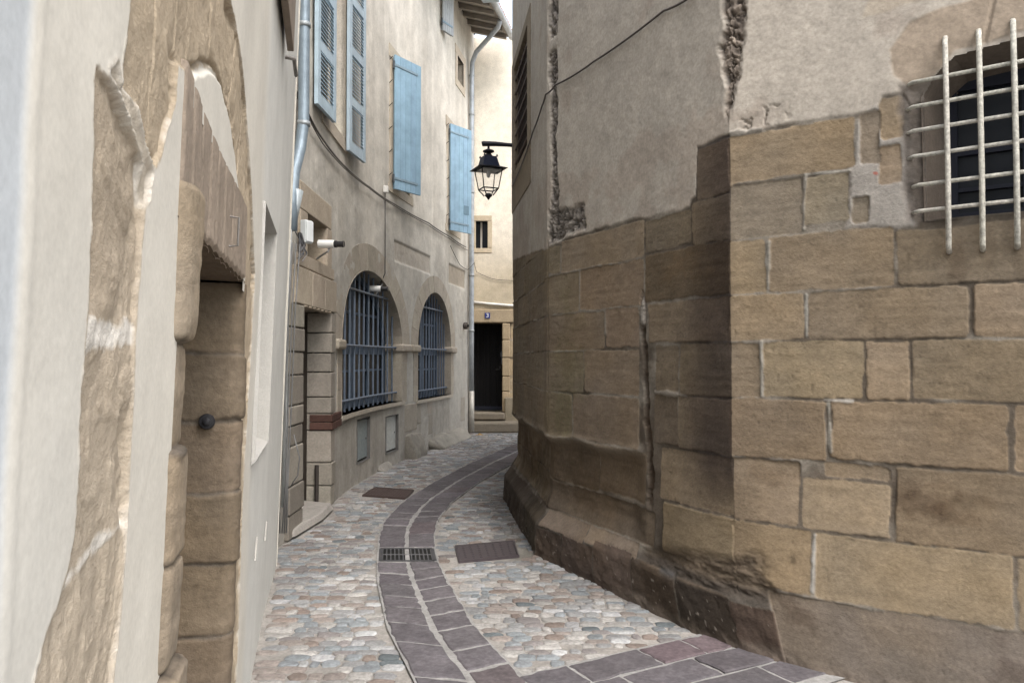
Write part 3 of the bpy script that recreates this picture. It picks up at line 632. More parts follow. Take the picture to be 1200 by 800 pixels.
    for i in range(4):
        (a0, b0), (a1, b1) = f[i], f[(i+1) % 4]; (c0, d0), (c1, d1) = f2[i], f2[(i+1) % 4]
        nb.add([Apos(a0, b0, .014), Apos(a1, b1, .014), Apos(a1, b1+(.0 if b1 > 2 else .06), d), Apos(a0, b0+(.0 if b0 > 2 else .06), d)], [(0, 1, 2, 3)], pc_)
        nb.add([Apos(a0, b0, .014), Apos(a1, b1, .014), Apos(c1, d1, -.002), Apos(c0, d0, -.002)], [(0, 1, 2, 3)], pc_)
    nb.add([Apos(a, z_, d+.002) for a, z_ in f], [(0, 1, 2, 3)], pc_); nb.build('blind_niche', M_PLAST, root)
    # half open shutter high up, seen edge-on
    sh = MB(); sh.hexa([Apos(3.45, 3.36, .055), Apos(4.46, 3.40, .055), Apos(4.46, 5.2, .055), Apos(3.45, 5.2, .055), Apos(3.45, 3.36, .018), Apos(4.46, 3.40, .018), Apos(4.46, 5.2, .018), Apos(3.45, 5.2, .018)], (.21, .17, .135))
    sh = sh.build('shutter', M_WOODP, root, bevel=.004)
    sl = MB(); sl.tube([Apos(4.60, 3.42, -.01), Apos(4.62, 3.42, .05), Apos(4.95, 3.44, .05)], .012, (.12, .11, .10), 6); sl.build('shutter_stay', M_IRON, root)
    # metal marks low on the wall
    for y0, zz0 in ((3.75, .62), (4.45, .55)):
        mk_ = MB(); mk_.tube([Apos(y0, zz0, .008), Apos(y0+.05, zz0+.10, .01)], .004, (.42, .405, .375), 5); mk_.build('wall_tie', M_PAINT, root)
build_plaster_house()

# ================================================================== LEFT BACK: the curving town house
def catmull(pts, n=40):
    P = np.array(pts, float); P = np.vstack([2*P[0]-P[1], P, 2*P[-1]-P[-2]]); out = []
    for i in range(1, len(P)-2):
        for t in np.linspace(0, 1, n, endpoint=False):
            a, b, c, d = P[i-1:i+3]; out.append(.5*((2*b)+(-a+c)*t+(2*a-5*b+4*c-d)*t*t+(-a+3*b-3*c+d)*t**3))
    out.append(P[-2]); return np.array(out)
BPT = catmull([(-1.99, 6.0), (-1.99, 7.0), (-2.0, 8.4), (-2.0, 9.8), (-1.83, 11.6), (-1.38, 14.1), (-.95, 16.6), (-.86, 17.3)])
BS = np.concatenate([[0], np.cumsum(np.linalg.norm(np.diff(BPT, axis=0), axis=1))])
BT = np.gradient(BPT, axis=0); BT /= np.linalg.norm(BT, axis=1)[:, None]
def Bxy(s, o=0):
    x = np.interp(s, BS, BPT[:, 0]); y = np.interp(s, BS, BPT[:, 1]); tx = np.interp(s, BS, BT[:, 0]); ty = np.interp(s, BS, BT[:, 1])
    return x+ty*o, y-tx*o
def Bpos(s, z, o=0):
    x, y = Bxy(s, o); return (float(x), float(y), float(z))
def hexB(mb, s0, s1, z0, z1, o0, o1, col, n=1):
    for i in range(n):
        a = s0+(s1-s0)*i/n; b = s0+(s1-s0)*(i+1)/n
        mb.hexa([Bpos(a, z0, o1), Bpos(b, z0, o1), Bpos(b, z1, o1), Bpos(a, z1, o1), Bpos(a, z0, o0), Bpos(b, z0, o0), Bpos(b, z1, o0), Bpos(a, z1, o0)], col)
def quadB(mb, pts, o0, o1, col):          # a block with a 4-sided front outline
    mb.hexa([Bpos(s, z, o1) for s, z in pts]+[Bpos(s, z, o0) for s, z in pts], col)
STB = (.35, .315, .265)
def arch_out(s0, s1, zb, zs, zc, n=24):
    """outline of an arched opening, bottom left, up, over, down to bottom right"""
    c = (s0+s1)/2; a = (s1-s0)/2; b = zc-zs
    return [(s0, zb)]+[(c-a*math.cos(math.pi*k/n), zs+b*math.sin(math.pi*k/n)) for k in range(n+1)]+[(s1, zb)]
def build_town_house():
    root = thing('town_house', (-1.9, 10, 0), 'long curving rendered house with two arched grilles at street level and blue shutters above', 'house')
    rnd = random.Random(77)
    sg = np.arange(0, BS[-1], .022); zg = np.concatenate([np.arange(-.05, 4.4, .018), np.arange(4.4, 8.95, .03)])
    s, z = np.meshgrid(sg, zg)
    mott = fbm(s*1.1, z*.9, 301, 5); strk = fbm(s*6, z*.45, 302, 5); fine = fbm(s*14, z*14, 303, 4)
    up = np.array((.57, .54, .485)); lo = np.array((.42, .405, .37)); k = ss(1.6, 4.6, z+.5*mott)
    col = lo*(1-k)[..., None]+up*k[..., None]; col *= (1+.16*mott+.15*strk+.07*fine)[..., None]
    base = ss(.95, .3, z+.35*fbm(s*2, z*2, 305, 4)); col = mix(col, np.array((.36, .338, .305))*(1+.2*fine+.2*strk)[..., None], base*.75)
    gr = ss(.1, .5, fbm(s*1.5+9, z*.35, 307, 4)); col = mix(col, col*np.array([.80, .79, .78]), gr*.7)
    # run-off stains of their own shape under sills, shutters and the eave; patched render lower down
    for s0_, s1_, zt_, ln, kk in ((3.0, 6.2, .9, .6, .5), (6.9, 9.2, .88, .6, .5), (5.55, 6.7, 4.15, 1.3, .35), (8.9, 10.0, 4.05, 1.2, .35), (2.1, 3.3, 4.15, 1.0, .4), (6.2, 11, 8.9, 1.6, .4), (.8, 2.6, 2.5, .5, .4)):
        edge_ = ss(s0_-.1, s0_+.15, s)*ss(s1_+.1, s1_-.15, s)*ss(zt_+.02, zt_-.03, z)*ss(zt_-ln*1.5, zt_-.1, z+ln*.9*(vnoise(s*7, s*0, 320+int(s0_*10))-.3))
        col = mix(col, col*np.array([.70, .68, .65]), edge_*kk*(.5+.5*vnoise(s*16, z*1.2, 321)))
    pt = ss(.12, .2, fbm(s*1.3+20, z*1.7, 323, 5))*ss(4.2, 3.2, z); col = mix(col, np.array((.37, .35, .315))*(1+.14*fine)[..., None], pt*.55)
    h = .018*fbm(s*.9, z*.8, 308, 4)+.004*pt+.005*fbm(s*8, z*8, 309, 4)
    h -= .03*ss(.05, 0, np.abs(z-.90)-.02)*0
    # shallow framed fields in the render, darker along the top edge
    def field(s0, s1, z0, z1, dep, tint):
        nonlocal h, col
        d = np.minimum(np.minimum(s-s0, s1-s), np.minimum(z-z0, z1-z)); mk = ss(-.01, .012, d); h -= dep*mk; col = mix(col, np.array(tint)*(1+.15*mott+.08*fine)[..., None], mk*.7)
        e = ss(.03, .01, np.abs(d)); col = mix(col, col*.72, e*.6*(z > z1-.06))
    field(5.76, 7.72, 3.10, 3.42, .018, (.40, .36, .31)); field(9.05, 10.4, 3.08, 3.46, .02, (.31, .26, .20))
    field(8.35, 8.62, 7.72, 9, -.0, (.4, .36, .3))
    holes = []
    holes.append([(1.17, -.2), (1.17, 2.13), (2.42, 2.13), (2.42, -.2)])
    holes.append([(1.33, 2.56), (1.33, 3.02), (2.2, 3.02), (2.2, 2.56)])
    A1 = dict(s0=3.04, s1=6.14, zb=.93, zs=1.82, zc=2.80); A2 = dict(s0=6.98, s1=9.14, zb=.90, zs=1.82, zc=2.80)
    g = .03
    holes.append(arch_out(A1['s0']-g, A1['s1']+g, A1['zb']-.04, A1['zs'], A1['zc']+g)); holes.append(arch_out(A2['s0']-g, A2['s1']+g, A2['zb']-.04, A2['zs'], A2['zc']+g))
    upw = [(2.22, 3.10, 4.22, 6.45), (5.66, 6.5, 4.25, 6.15), (8.97, 9.75, 4.2, 6.1)]
    for a, b, c, d in upw: holes.append([(a-.02, c-.02), (a-.02, d+.02), (b+.02, d+.02), (b+.02, c-.02)])
    holes.append([(9.62, 7.27), (9.62, 7.82), (10.18, 7.82), (10.18, 7.27)])
    cabs = [(3.89, 4.54, .24, .80), (5.36, 5.97, .19, .74)]
    for a, b, c, d in cabs: holes.append([(a-.01, c-.01), (a-.01, d+.01), (b+.01, d+.01), (b+.01, c-.01)])
    sc = (s[:-1, :-1]+s[1:, 1:])/2; zc = (z[:-1, :-1]+z[1:, 1:])/2; keep = np.ones(sc.shape, bool)
    for p in holes: keep &= ~inpoly(p, sc, zc)
    X, Y = Bxy(s, h); grid_obj('wall', np.stack([X, Y, z], -1), col, M_PLASTB, root, keep)
    b = MB(); o = -.62; N = 24
    for i in range(N):
        a0 = BS[-1]*i/N; a1 = BS[-1]*(i+1)/N; b.add([Bpos(a0, -.1, o), Bpos(a1, -.1, o), Bpos(a1, 8.95, o), Bpos(a0, 8.95, o)], [(0, 1, 2, 3)], (.05, .045, .04))
        b.add([Bpos(a0, 8.95, .03), Bpos(a1, 8.95, .03), Bpos(a1, 8.95, o), Bpos(a0, 8.95, o)], [(0, 1, 2, 3)], (.05, .045, .04))
    b.build('inner_walls', M_PLASTB, root)
    def reveal(mb, out, o0, o1, col, closed=False, sub=1):
        n = len(out)
        for i in range(n if closed else n-1):
            (a, b_), (c, d) = out[i], out[(i+1) % n]
            m_ = max(1, int(abs(c-a)/.4)+int(abs(d-b_)/.35)) if sub else 1
            for j in range(m_):
                p0 = (a+(c-a)*j/m_, b_+(d-b_)*j/m_); p1 = (a+(c-a)*(j+1)/m_, b_+(d-b_)*(j+1)/m_)
                mb.add([Bpos(*p0, o0), Bpos(*p1, o0), Bpos(*p1, o1), Bpos(*p0, o1)], [(0, 1, 2, 3)], jit(col, rnd, .07))
    # ---- arched windows
    BLUE = (.122, .155, .208)
    def arched(A, outer_w, outer_h, nb):
        s0, s1, zb, zs, zc_ = A['s0'], A['s1'], A['zb'], A['zs'], A['zc']; c = (s0+s1)/2; a = (s1-s0)/2; hb = zc_-zs
        w = MB(); reveal(w, arch_out(s0, s1, zb, zs, zc_), .014, -.34, STB)
        reveal(w, [(s0, zb), (s1, zb)], .03, -.34, STB)
        n = 13                           # voussoirs
        for i in range(n):
            q_ = []
            for f in ((i+.012)/n, (i+.988)/n):
                for rr_ in (0, 1):
                    th = math.pi*f; q_.append((c-(a+outer_w*rr_)*math.cos(th), zs+(hb+outer_h*rr_)*math.sin(th)))
            # subdivide along the curve
            sub = 5
            for j in range(sub):
                pts = []
                f0 = (i+.012+.976*j/sub)/n; f1 = (i+.012+.976*(j+1)/sub)/n
                for f, rr_ in ((f0, 0), (f1, 0), (f1, 1), (f0, 1)):
                    th = math.pi*f; pts.append((c-(a+outer_w*rr_)*math.cos(th), zs+(hb+outer_h*rr_)*math.sin(th)))
                if j == 0: colr = jit((.36, .325, .275), rnd, .08)
                quadB(w, pts, -.03, .008+(.006 if i == n//2 else 0)+.0015*(i % 2), colr)
        for (p0, p1) in ((s0-outer_w*.62, s0), (s1, s1+outer_w*.62)):   # jamb blocks
            zcur = zb-.02
            while zcur < zs-.12:
                zn = min(zs-.1, zcur+rnd.uniform(.24, .36)); zn = zs-.1 if zs-.1-zn < .12 else zn
                hexB(w, p0+.003, p1, zcur+.003, zn-.003, -.03, .008+rnd.uniform(0, .005), jit((.35, .315, .265), rnd, .08)); zcur = zn
        for k in range(12):              # sill
            a0 = s0-.08+(s1-s0+.16)*k/12; a1 = s0-.08+(s1-s0+.16)*(k+1)/12
            hexB(w, a0, a1, zb-.055, zb, -.34, .035, (.43, .39, .33))
        wn = w.build('arched_window', M_STONE, root)
        for (p0, p1) in ((s0-outer_w*.95, s0+.03), (s1-.03, s1+outer_w*.95)):
            im = MB(); hexB(im, p0-.01, p1+.01, zs-.115, zs+.005, -.3, .06, jit((.37, .33, .275), rnd, .05)); im.build('impost', M_STONE, wn, bevel=.03)
        gr_ = MB(); og = -.10
        def top(sv, mg=0): return zs+hb*math.sqrt(max(0, 1-((sv-c)/a)**2))-mg
        for i in range(nb):
            sv = s0+(s1-s0)*(i+.7)/(nb+.4)
            if top(sv) > zs+.02: gr_.tube([Bpos(sv, zb, og), Bpos(sv, top(sv), og)], .014, jit(BLUE, rnd, .12), 6)
        for zv in (zb+.14, zs-.05, zs+.70*hb):
            hw = a if zv < zs else a*math.sqrt(1-((zv-zs)/hb)**2)
            gr_.tube([Bpos(c-hw+2*hw*t/12, zv, og+.02) for t in range(13)], .016, jit(BLUE, rnd, .08), 6)
        gr_.build('grille', M_PAINT, wn)
        fr = MB(); of = -.26; fb = (.075, .105, .15)
        def vbar(sv, wd, z0, z1): hexB(fr, sv-wd/2, sv+wd/2, z0, z1, of-.05, of, jit(fb, rnd, .06))
        nl = 4
        for i in range(nl+1):
            sv = s0+.04+(s1-s0-.08)*i/nl; vbar(sv, .10 if i in (0, 2, 4) else .06, zb, max(zb+.3, top(sv, .02) if 0 < i < nl else zs))
        for zv, hh in ((zb+.06, .12), (zs-.10, .12), (zb+.50, .03), (zs+.42*hb, .035)):
            hw = a if zv < zs else a*math.sqrt(1-((zv-zs)/hb)**2); hexB(fr, c-hw, c+hw, zv-hh/2, zv+hh/2, of-.045, of+.004, jit(fb, rnd, .06), 10)
        n = 24
        for k in range(n):               # curved head of the frame
            pts = []
            for kk, q_ in ((k, 1), (k+1, 1), (k+1, .93), (k, .93)):
                th = math.pi*kk/n; pts.append((c-a*q_*math.cos(th), zs+hb*q_*math.sin(th)))
            quadB(fr, pts, of-.05, of+.002, fb)
        fr.build('window_frame', M_WOODP, wn)
        gl = MB(); ol = arch_out(s0, s1, zb, zs, zc_); cs_ = np.linspace(s0+.001, s1-.001, 19)
        for k in range(18):
            a0, a1 = cs_[k], cs_[k+1]; gl.hexa([Bpos(a0, zb, -.29), Bpos(a1, zb, -.29), Bpos(a1, top(a1), -.29), Bpos(a0, top(a0), -.29), Bpos(a0, zb, -.30), Bpos(a1, zb, -.30), Bpos(a1, top(a1), -.30), Bpos(a0, top(a0), -.30)], (.02, .02, .02))
        gl.build('glass', M_GLASS, wn)
        return wn
    arched(A1, .40, .36, 13); arched(A2, .36, .30, 12)
    # ---- doorway
    w = MB()
    out = [(1.20, 0), (1.20, 2.10), (2.37, 2.10), (2.37, 0)]
    cuts = [0, .22, .47, .82, 1.0, 1.18, 1.45, 1.66, 1.88, 2.10]
    for i in range(len(cuts)-1):
        z0, z1 = cuts[i], cuts[i+1]; v = rnd.uniform(-.01, .012)
        cj = jit((.225, .205, .175), rnd, .2); cf = jit((.28, .255, .22), rnd, .2)
        hexB(w, .74, 1.20+v, z0+.006, z1-.006, -.34, .04+v, cj)
        hexB(w, 2.37, 2.56+rnd.uniform(0, .05), z0+.005, z1-.005, -.34, .03+v, cf)
    for i, (a, b_) in enumerate(((.92, 1.5), (1.508, 2.02), (2.028, 2.56))): hexB(w, a, b_, 2.105, 2.45, -.34, .045, jit((.37, .32, .255), rnd, .06))
    for k in range(7): hexB(w, 1.22+k*.165, 1.22+k*.165+.09, 2.085, 2.105, -.05, .05, (.33, .28, .22))
    dw = w.build('stone_doorway', M_STONE, root, bevel=.014)
    d = MB()
    for k in range(6): hexB(d, 1.20+k*.196, 1.39+k*.196, .06, 2.1, -.28, -.23, (.035, .028, .022))
    dd = d.build('door', M_DARK, root)
    hd = MB(); hd.tube([Bpos(1.3, 1.0, -.23), Bpos(1.3, 1.0, -.18), Bpos(1.42, 1.0, -.18)], .012, (.2, .19, .17), 8); hd.build('door_handle', M_IRON, dd)
    bp = MB()
    for r_ in range(2):
        for (a, b_, o0, o1) in ((2.355, 2.62, -.2, .05), (2.625, 2.95, -.02, .03)):
            hexB(bp, a, b_, .825+r_*.085, .905+r_*.085, o0, o1, jit((.10, .055, .045), rnd, .3))
    bp.build('brick_patch', M_STONE, root, bevel=.008)
    for oo, hh, rr in ((-.11, .45, .022),):
        pp = MB(); pp.tube([Bpos(2.33, .02, oo), Bpos(2.33, hh, oo)], rr, (.05, .042, .038), 8); pp.build('drain_pipe', M_IRON, root)
    ds = MB(); ds.add([(-2.3, 6.75, .02), (-1.93, 6.85, .02), (-1.86, 7.6, .02), (-1.88, 8.15, .02), (-2.3, 8.3, .02), (-2.3, 6.75, .085), (-1.95, 6.87, .085), (-1.885, 7.6, .085), (-1.91, 8.12, .085), (-2.3, 8.3, .085)],
                      [(9, 8, 7, 6, 5), (0, 1, 6, 5), (1, 2, 7, 6), (2, 3, 8, 7), (3, 4, 9, 8)], (.29, .272, .25)); ds.build('doorstep', M_STONE, root, bevel=.015)
    # little window over the door
    w = MB(); reveal(w, [(1.36, 2.59), (1.36, 2.99), (2.17, 2.99), (2.17, 2.59)], .02, -.3, (.33, .28, .22), True)
    for (a, b_, c_, d_) in ((1.1, 2.36, 3.0, 3.26), (2.17, 2.38, 2.58, 2.995), (1.1, 1.36, 2.58, 2.995), (1.05, 2.5, 2.462, 2.585)): hexB(w, a, b_, c_, d_, -.03, .03, jit((.38, .325, .26), rnd, .06))
    wn = w.build('transom_window', M_STONE, root, bevel=.008); gl = MB(); hexB(gl, 1.34, 2.19, 2.57, 3.01, -.26, -.25, (.01, .01, .01)); gl.build('glass', M_GLASS, wn)
    # ---- upper windows (openings behind the shutters)
    for i, (a, b_, c_, d_) in enumerate(upw):
        w = MB(); reveal(w, [(a, c_), (a, d_), (b_, d_), (b_, c_)], .012, -.3, (.50, .46, .40), True)
        for q_, (u0, u1, v0, v1) in enumerate(((a-.14, a, c_, d_), (b_, b_+.16, c_, d_), (a-.2, b_+.2, d_, d_+.2), (a-.2, b_+.2, c_-.14, c_))):
            zc0 = v0
            while zc0 < v1-.01:
                zc1 = min(v1, zc0+.47); hexB(w, u0, u1, zc0+.003, zc1-.003, -.03, .012, jit((.46, .405, .33), rnd, .06)); zc0 = zc1
        wn = w.build('upper_window', M_STONE, root)
        fr = MB(); hexB(fr, a, b_, c_, d_, -.27, -.262, (.02, .02, .022)); 
        for u0, u1 in ((a, a+.06), ((a+b_)/2-.03, (a+b_)/2+.03), (b_-.06, b_)): hexB(fr, u0, u1, c_, d_, -.26, -.22, (.42, .47, .5))
        fr.build('window_frame', M_WOODP, wn)
    # ---- shutters
    def leaf(p0, p1, z0, z1, colr, kind, name, label):
        """a shutter leaf standing between two plan points, outer side to the alley"""
        p0 = Vector((*p0, 0)); p1 = Vector((*p1, 0)); L = (p1-p0).length; u = (p1-p0)/L; n = Vector((u.y, -u.x, 0))
        def pt(a, zv, o): q_ = p0+u*a+n*o; return (q_.x, q_.y, zv)
        def hx(mb, a0, a1, b0, b1, o0, o1, cc): mb.hexa([pt(a0, b0, o1), pt(a1, b0, o1), pt(a1, b1, o1), pt(a0, b1, o1), pt(a0, b0, o0), pt(a1, b0, o0), pt(a1, b1, o0), pt(a0, b1, o0)], cc)
        m_ = MB()
        if kind == 'louvre':
            sw = .085; rails = [z0, z0+.62, z0+1.24, z0+1.86, z1]
            hx(m_, 0, sw, z0, z1, 0, .04, jit(colr, rnd, .03)); hx(m_, L-sw, L, z0, z1, 0, .04, jit(colr, rnd, .03))
            for i, r_ in enumerate(rails):
                a, b_ = (r_, r_+.12) if i == 0 else ((r_-.12, r_) if i == len(rails)-1 else (r_-.05, r_+.05)); hx(m_, sw, L-sw, a, b_, .002, .038, jit(colr, rnd, .03))
            o_ = m_.build(name, M_WOODP, root)
            s_ = MB()
            for i in range(len(rails)-1):
                zc_ = rails[i]+(.13 if i == 0 else .06); ze = rails[i+1]-(.13 if i == len(rails)-2 else .06)
                while zc_ < ze:
                    s_.hexa([pt(sw, zc_-.005, .038), pt(L-sw, zc_-.005, .038), pt(L-sw, zc_+.004, .038), pt(sw, zc_+.004, .038), pt(sw, zc_+.025, .004), pt(L-sw, zc_+.025, .004), pt(L-sw, zc_+.034, .004), pt(sw, zc_+.034, .004)], jit(colr, rnd, .05)); zc_ += .042
            s_.build('louvre_slats', M_WOODP, o_)
        else:
            nb_ = 5
            for k in range(nb_): hx(m_, L*k/nb_+.002, L*(k+1)/nb_-.002, z0, z1, 0, .032, jit(colr, rnd, .03))
            if kind == 'hatch': pass
            o_ = m_.build(name, M_WOODP, root, bevel=.003)
            for zv in (z0+.16, z1-.16):
                h_ = MB(); hx(h_, -.02, L*.86, zv-.018, zv+.018, .0325, .040, jit((.20, .28, .34), rnd, .05)); h_.tube([pt(-.02, zv-.06, .02), pt(-.02, zv+.06, .02)], .016, (.06, .07, .08), 8); h_.build('strap_hinge', M_PAINT, o_)
            for zv in (z0+.06, z1-.06): b_ = MB(); hx(b_, .02, L-.02, zv-.05, zv+.05, -.028, -.001, jit(colr, rnd, .05)); b_.build('rear_batten', M_WOODP, o_)
            if kind == 'hatch':
                q_ = MB(); hx(q_, L*.62, L*.86, z0+.36, z0+.54, .033, .037, (.13, .21, .27)); q_.build('hatch', M_WOODP, o_)
        o_['label'] = label; return o_
    LB = (.40, .50, .58); SBL = (.24, .37, .48)
    def bx(s_, o): x, y = Bxy(s_, o); return (float(x), float(y))
    leaf(bx(1.57, .03), bx(2.2, .07), 4.13, 6.6, LB, 'louvre', 'louvred_shutter', 'pale blue louvred leaf on the near side of the window')
    leaf(bx(3.14, .03), (-1.905, 9.74), 4.09, 6.55, (.39, .48, .55), 'louvre', 'louvred_shutter', 'pale blue louvred leaf on the far side of the window')
    leaf(bx(5.61, .03), (-1.466, 12.1), 4.17, 6.22, SBL, 'plank', 'plank_shutter', 'half open blue plank shutter')
    leaf(bx(8.93, .03), (-.836, 15.35), 4.09, 6.17, SBL, 'hatch', 'plank_shutter', 'half open blue plank shutter with a small square hatch')
    leaf(bx(8.30, .04), (-1.14, 14.55), 7.74, 9.3, (.33, .35, .36), 'plank', 'plank_shutter', 'grey weathered shutter under the eave')
    # row of wall nails beside the blue shutters
    for sv in (5.5, 8.82):
        for zv in np.linspace(4.35, 6.1, 6): hk = MB(); hk.tube([Bpos(sv, zv, -.01), Bpos(sv-.05, zv+.03, .06)], .007, (.06, .055, .05), 5); hk.build('wall_nail', M_IRON, root)
    # ---- small top window
    w = MB(); reveal(w, [(9.64, 7.30), (9.64, 7.80), (10.16, 7.80), (10.16, 7.30)], .015, -.26, (.47, .42, .35), True)
    for (a, b_, c_, d_) in ((9.45, 10.35, 7.80, 7.97), (10.16, 10.32, 7.3, 7.797), (9.5, 9.64, 7.3, 7.797), (9.5, 10.3, 7.15, 7.297)): hexB(w, a, b_, c_, d_, -.03, .018, jit((.48, .42, .34), rnd, .06))
    wn = w.build('attic_window', M_STONE, root); gl = MB(); hexB(gl, 9.62, 10.18, 7.28, 7.82, -.2, -.19, (.03, .05, .06)); gl.build('glass', M_GLASS, wn)
    # ---- meter cabinets
    for (a, b_, c_, d_), cc, lb in zip(cabs, ((.24, .285, .30), (.46, .475, .46)), ('blue grey metal meter door', 'pale grey metal meter door')):
        m_ = MB(); reveal(m_, [(a, c_), (a, d_), (b_, d_), (b_, c_)], .012, -.07, (.12, .115, .11), True, 0); o_ = m_.build('meter_cabinet', M_PAINT, root); o_['label'] = lb
        q_ = MB(); hexB(q_, a+.015, b_-.015, c_+.03, d_-.02, -.06, -.03, cc, 4); dr = q_.build('cabinet_door', M_PAINT, o_)
        q_ = MB(); q_.lathe(Bpos(b_-.08, (c_+d_)/2, -.03), [(.014, 0), (.014, .006)], (.1, .1, .1), 8, axis=(.95, -.2, 0)); q_.build('lock', M_IRON, dr)
    # blocked openings and patches at the foot
    for a, b_, c_, d_, o_, cc in ((6.95, 7.15, .5, .82, .012, (.31, .285, .245)), (7.55, 7.85, .62, .86, .010, (.33, .30, .26)), (7.6, 7.85, .26, .615, .010, (.29, .265, .23)), (6.3, 6.94, .42, .86, .010, (.33, .30, .255)), (10.0, 10.35, .30, .8, .012, (.32, .295, .255))):
        q_ = MB(); hexB(q_, a, b_, c_, d_, -.03, o_, cc); q_.build('stone_patch', M_STONE, root, bevel=.012)
    # ---- eave: boards, rafters, tiles, gutter, downpipe
    N = 16; ea = MB(); ra = MB(); s_a, s_b = 6.2, 11.1
    e_out = lambda sv: .62+.22*(sv-6.2)/4.9
    for i in range(N):
        a = s_a+(s_b-s_a)*i/N; b_ = s_a+(s_b-s_a)*(i+1)/N
        ea.hexa([Bpos(a, 8.95, .0), Bpos(b_, 8.95, 0), Bpos(b_, 8.72, e_out(b_)), Bpos(a, 8.72, e_out(a)), Bpos(a, 9.03, 0), Bpos(b_, 9.03, 0), Bpos(b_, 8.79, e_out(b_)), Bpos(a, 8.79, e_out(a))], jit((.30, .27, .235), rnd, .12))
    ro = ea.build('roof_eave', M_DARK, root)
    for i in range(13):
        a = s_a+.1+(s_b-s_a-.2)*i/12
        ra = MB(); ra.hexa([Bpos(a-.04, 8.84, 0), Bpos(a+.04, 8.84, 0), Bpos(a+.04, 8.64, e_out(a)-.05), Bpos(a-.04, 8.64, e_out(a)-.05), Bpos(a-.04, 8.95, 0), Bpos(a+.04, 8.95, 0), Bpos(a+.04, 8.72, e_out(a)-.05), Bpos(a-.04, 8.72, e_out(a)-.05)], jit((.27, .245, .215), rnd, .12)); ra.build('rafter', M_DARK, ro)
    tl = MB()
    for i in range(40):
        a = s_a+(s_b-s_a)*(i+.5)/40; tl.tube([Bpos(a, 8.83, e_out(a)+.06), Bpos(a, 9.06, 0)], .055, jit((.33, .19, .13), rnd, .2), 8)
    tl.build('roof_tiles', M_STONE, ro)
    gt = MB(); gt.tube([Bpos(a, 8.74-.004*(a-6), e_out(a)+.05) for a in np.linspace(s_a, s_b, 14)], .065, (.40, .42, .44), 12); gt.build('gutter', M_ZINC, root, smooth=True)
    fl = MB(); fl.hexa([Bpos(8.6, 8.68, .55), Bpos(9.3, 8.66, .62), Bpos(9.3, 8.66, .95), Bpos(8.6, 8.68, .92), Bpos(8.6, 8.74, .55), Bpos(9.3, 8.72, .62), Bpos(9.3, 8.72, .95), Bpos(8.6, 8.74, .92)], (.36, .42, .47)); fl.build('zinc_flashing', M_ZINC, root)
    zc0 = (.36, .39, .42); dp = MB()
    pts = [Bpos(10.15, 8.68, .80), Bpos(10.25, 8.58, .74), Bpos(10.4, 8.42, .5), Bpos(10.58, 8.22, .2), Bpos(10.66, 8.02, .09), Bpos(10.68, 7.7, .075)]+[Bpos(10.69, zv, .075) for zv in (6, 4, 2.2, .9)]
    dp.tube(pts, .052, zc0, 12)
    for zv in (7.75, 6.9, 5.2, 3.4, 2.2): dp.tube([Bpos(10.69, zv-.02, .075), Bpos(10.69, zv+.02, .075)], .062, (.3, .32, .33), 12)
    dp.tube([Bpos(10.70, .02, .075), Bpos(10.69, .9, .075)], .06, (.45, .43, .39), 12)
    o_ = dp.build('downpipe', M_ZINC, root, smooth=True); o_['label'] = 'zinc downpipe with an elbow under the eave'
    # downpipe and bend where the two houses meet
    dp = MB(); PB = (.25, .31, .365)
    def wp(x, y, z_): return (x, y, z_)
    dp.tube([wp(-1.885, 6.9, 7.4), wp(-1.885, 6.9, 5.0), wp(-1.885, 6.9, 4.2), wp(-1.885, 6.9, 3.75), wp(-1.90, 6.86, 3.5), wp(-1.925, 6.75, 3.25), wp(-1.93, 6.7, 3.0), wp(-1.93, 6.7, 2.72)], .052, PB, 12)
    dp.tube([wp(-1.93, 6.7, 2.74), wp(-1.90, 6.74, 3.08)], [.035, .06], (.42, .47, .50), 10)
    for zv in (4.62, 3.72): dp.tube([wp(-1.885, 6.9, zv-.02), wp(-1.885, 6.9, zv+.02)], .06, (.33, .36, .38), 12)
    dp.tube([wp(-1.93, 6.66, 2.72), wp(-1.935, 6.6, 2.0), wp(-1.93, 6.55, 1.0), wp(-1.93, 6.5, .35)], .018, (.40, .42, .42), 8)
    o_ = dp.build('downpipe', M_ZINC, root, smooth=True); o_['label'] = 'blue grey downpipe bent at head height beside the near house'
build_town_house()

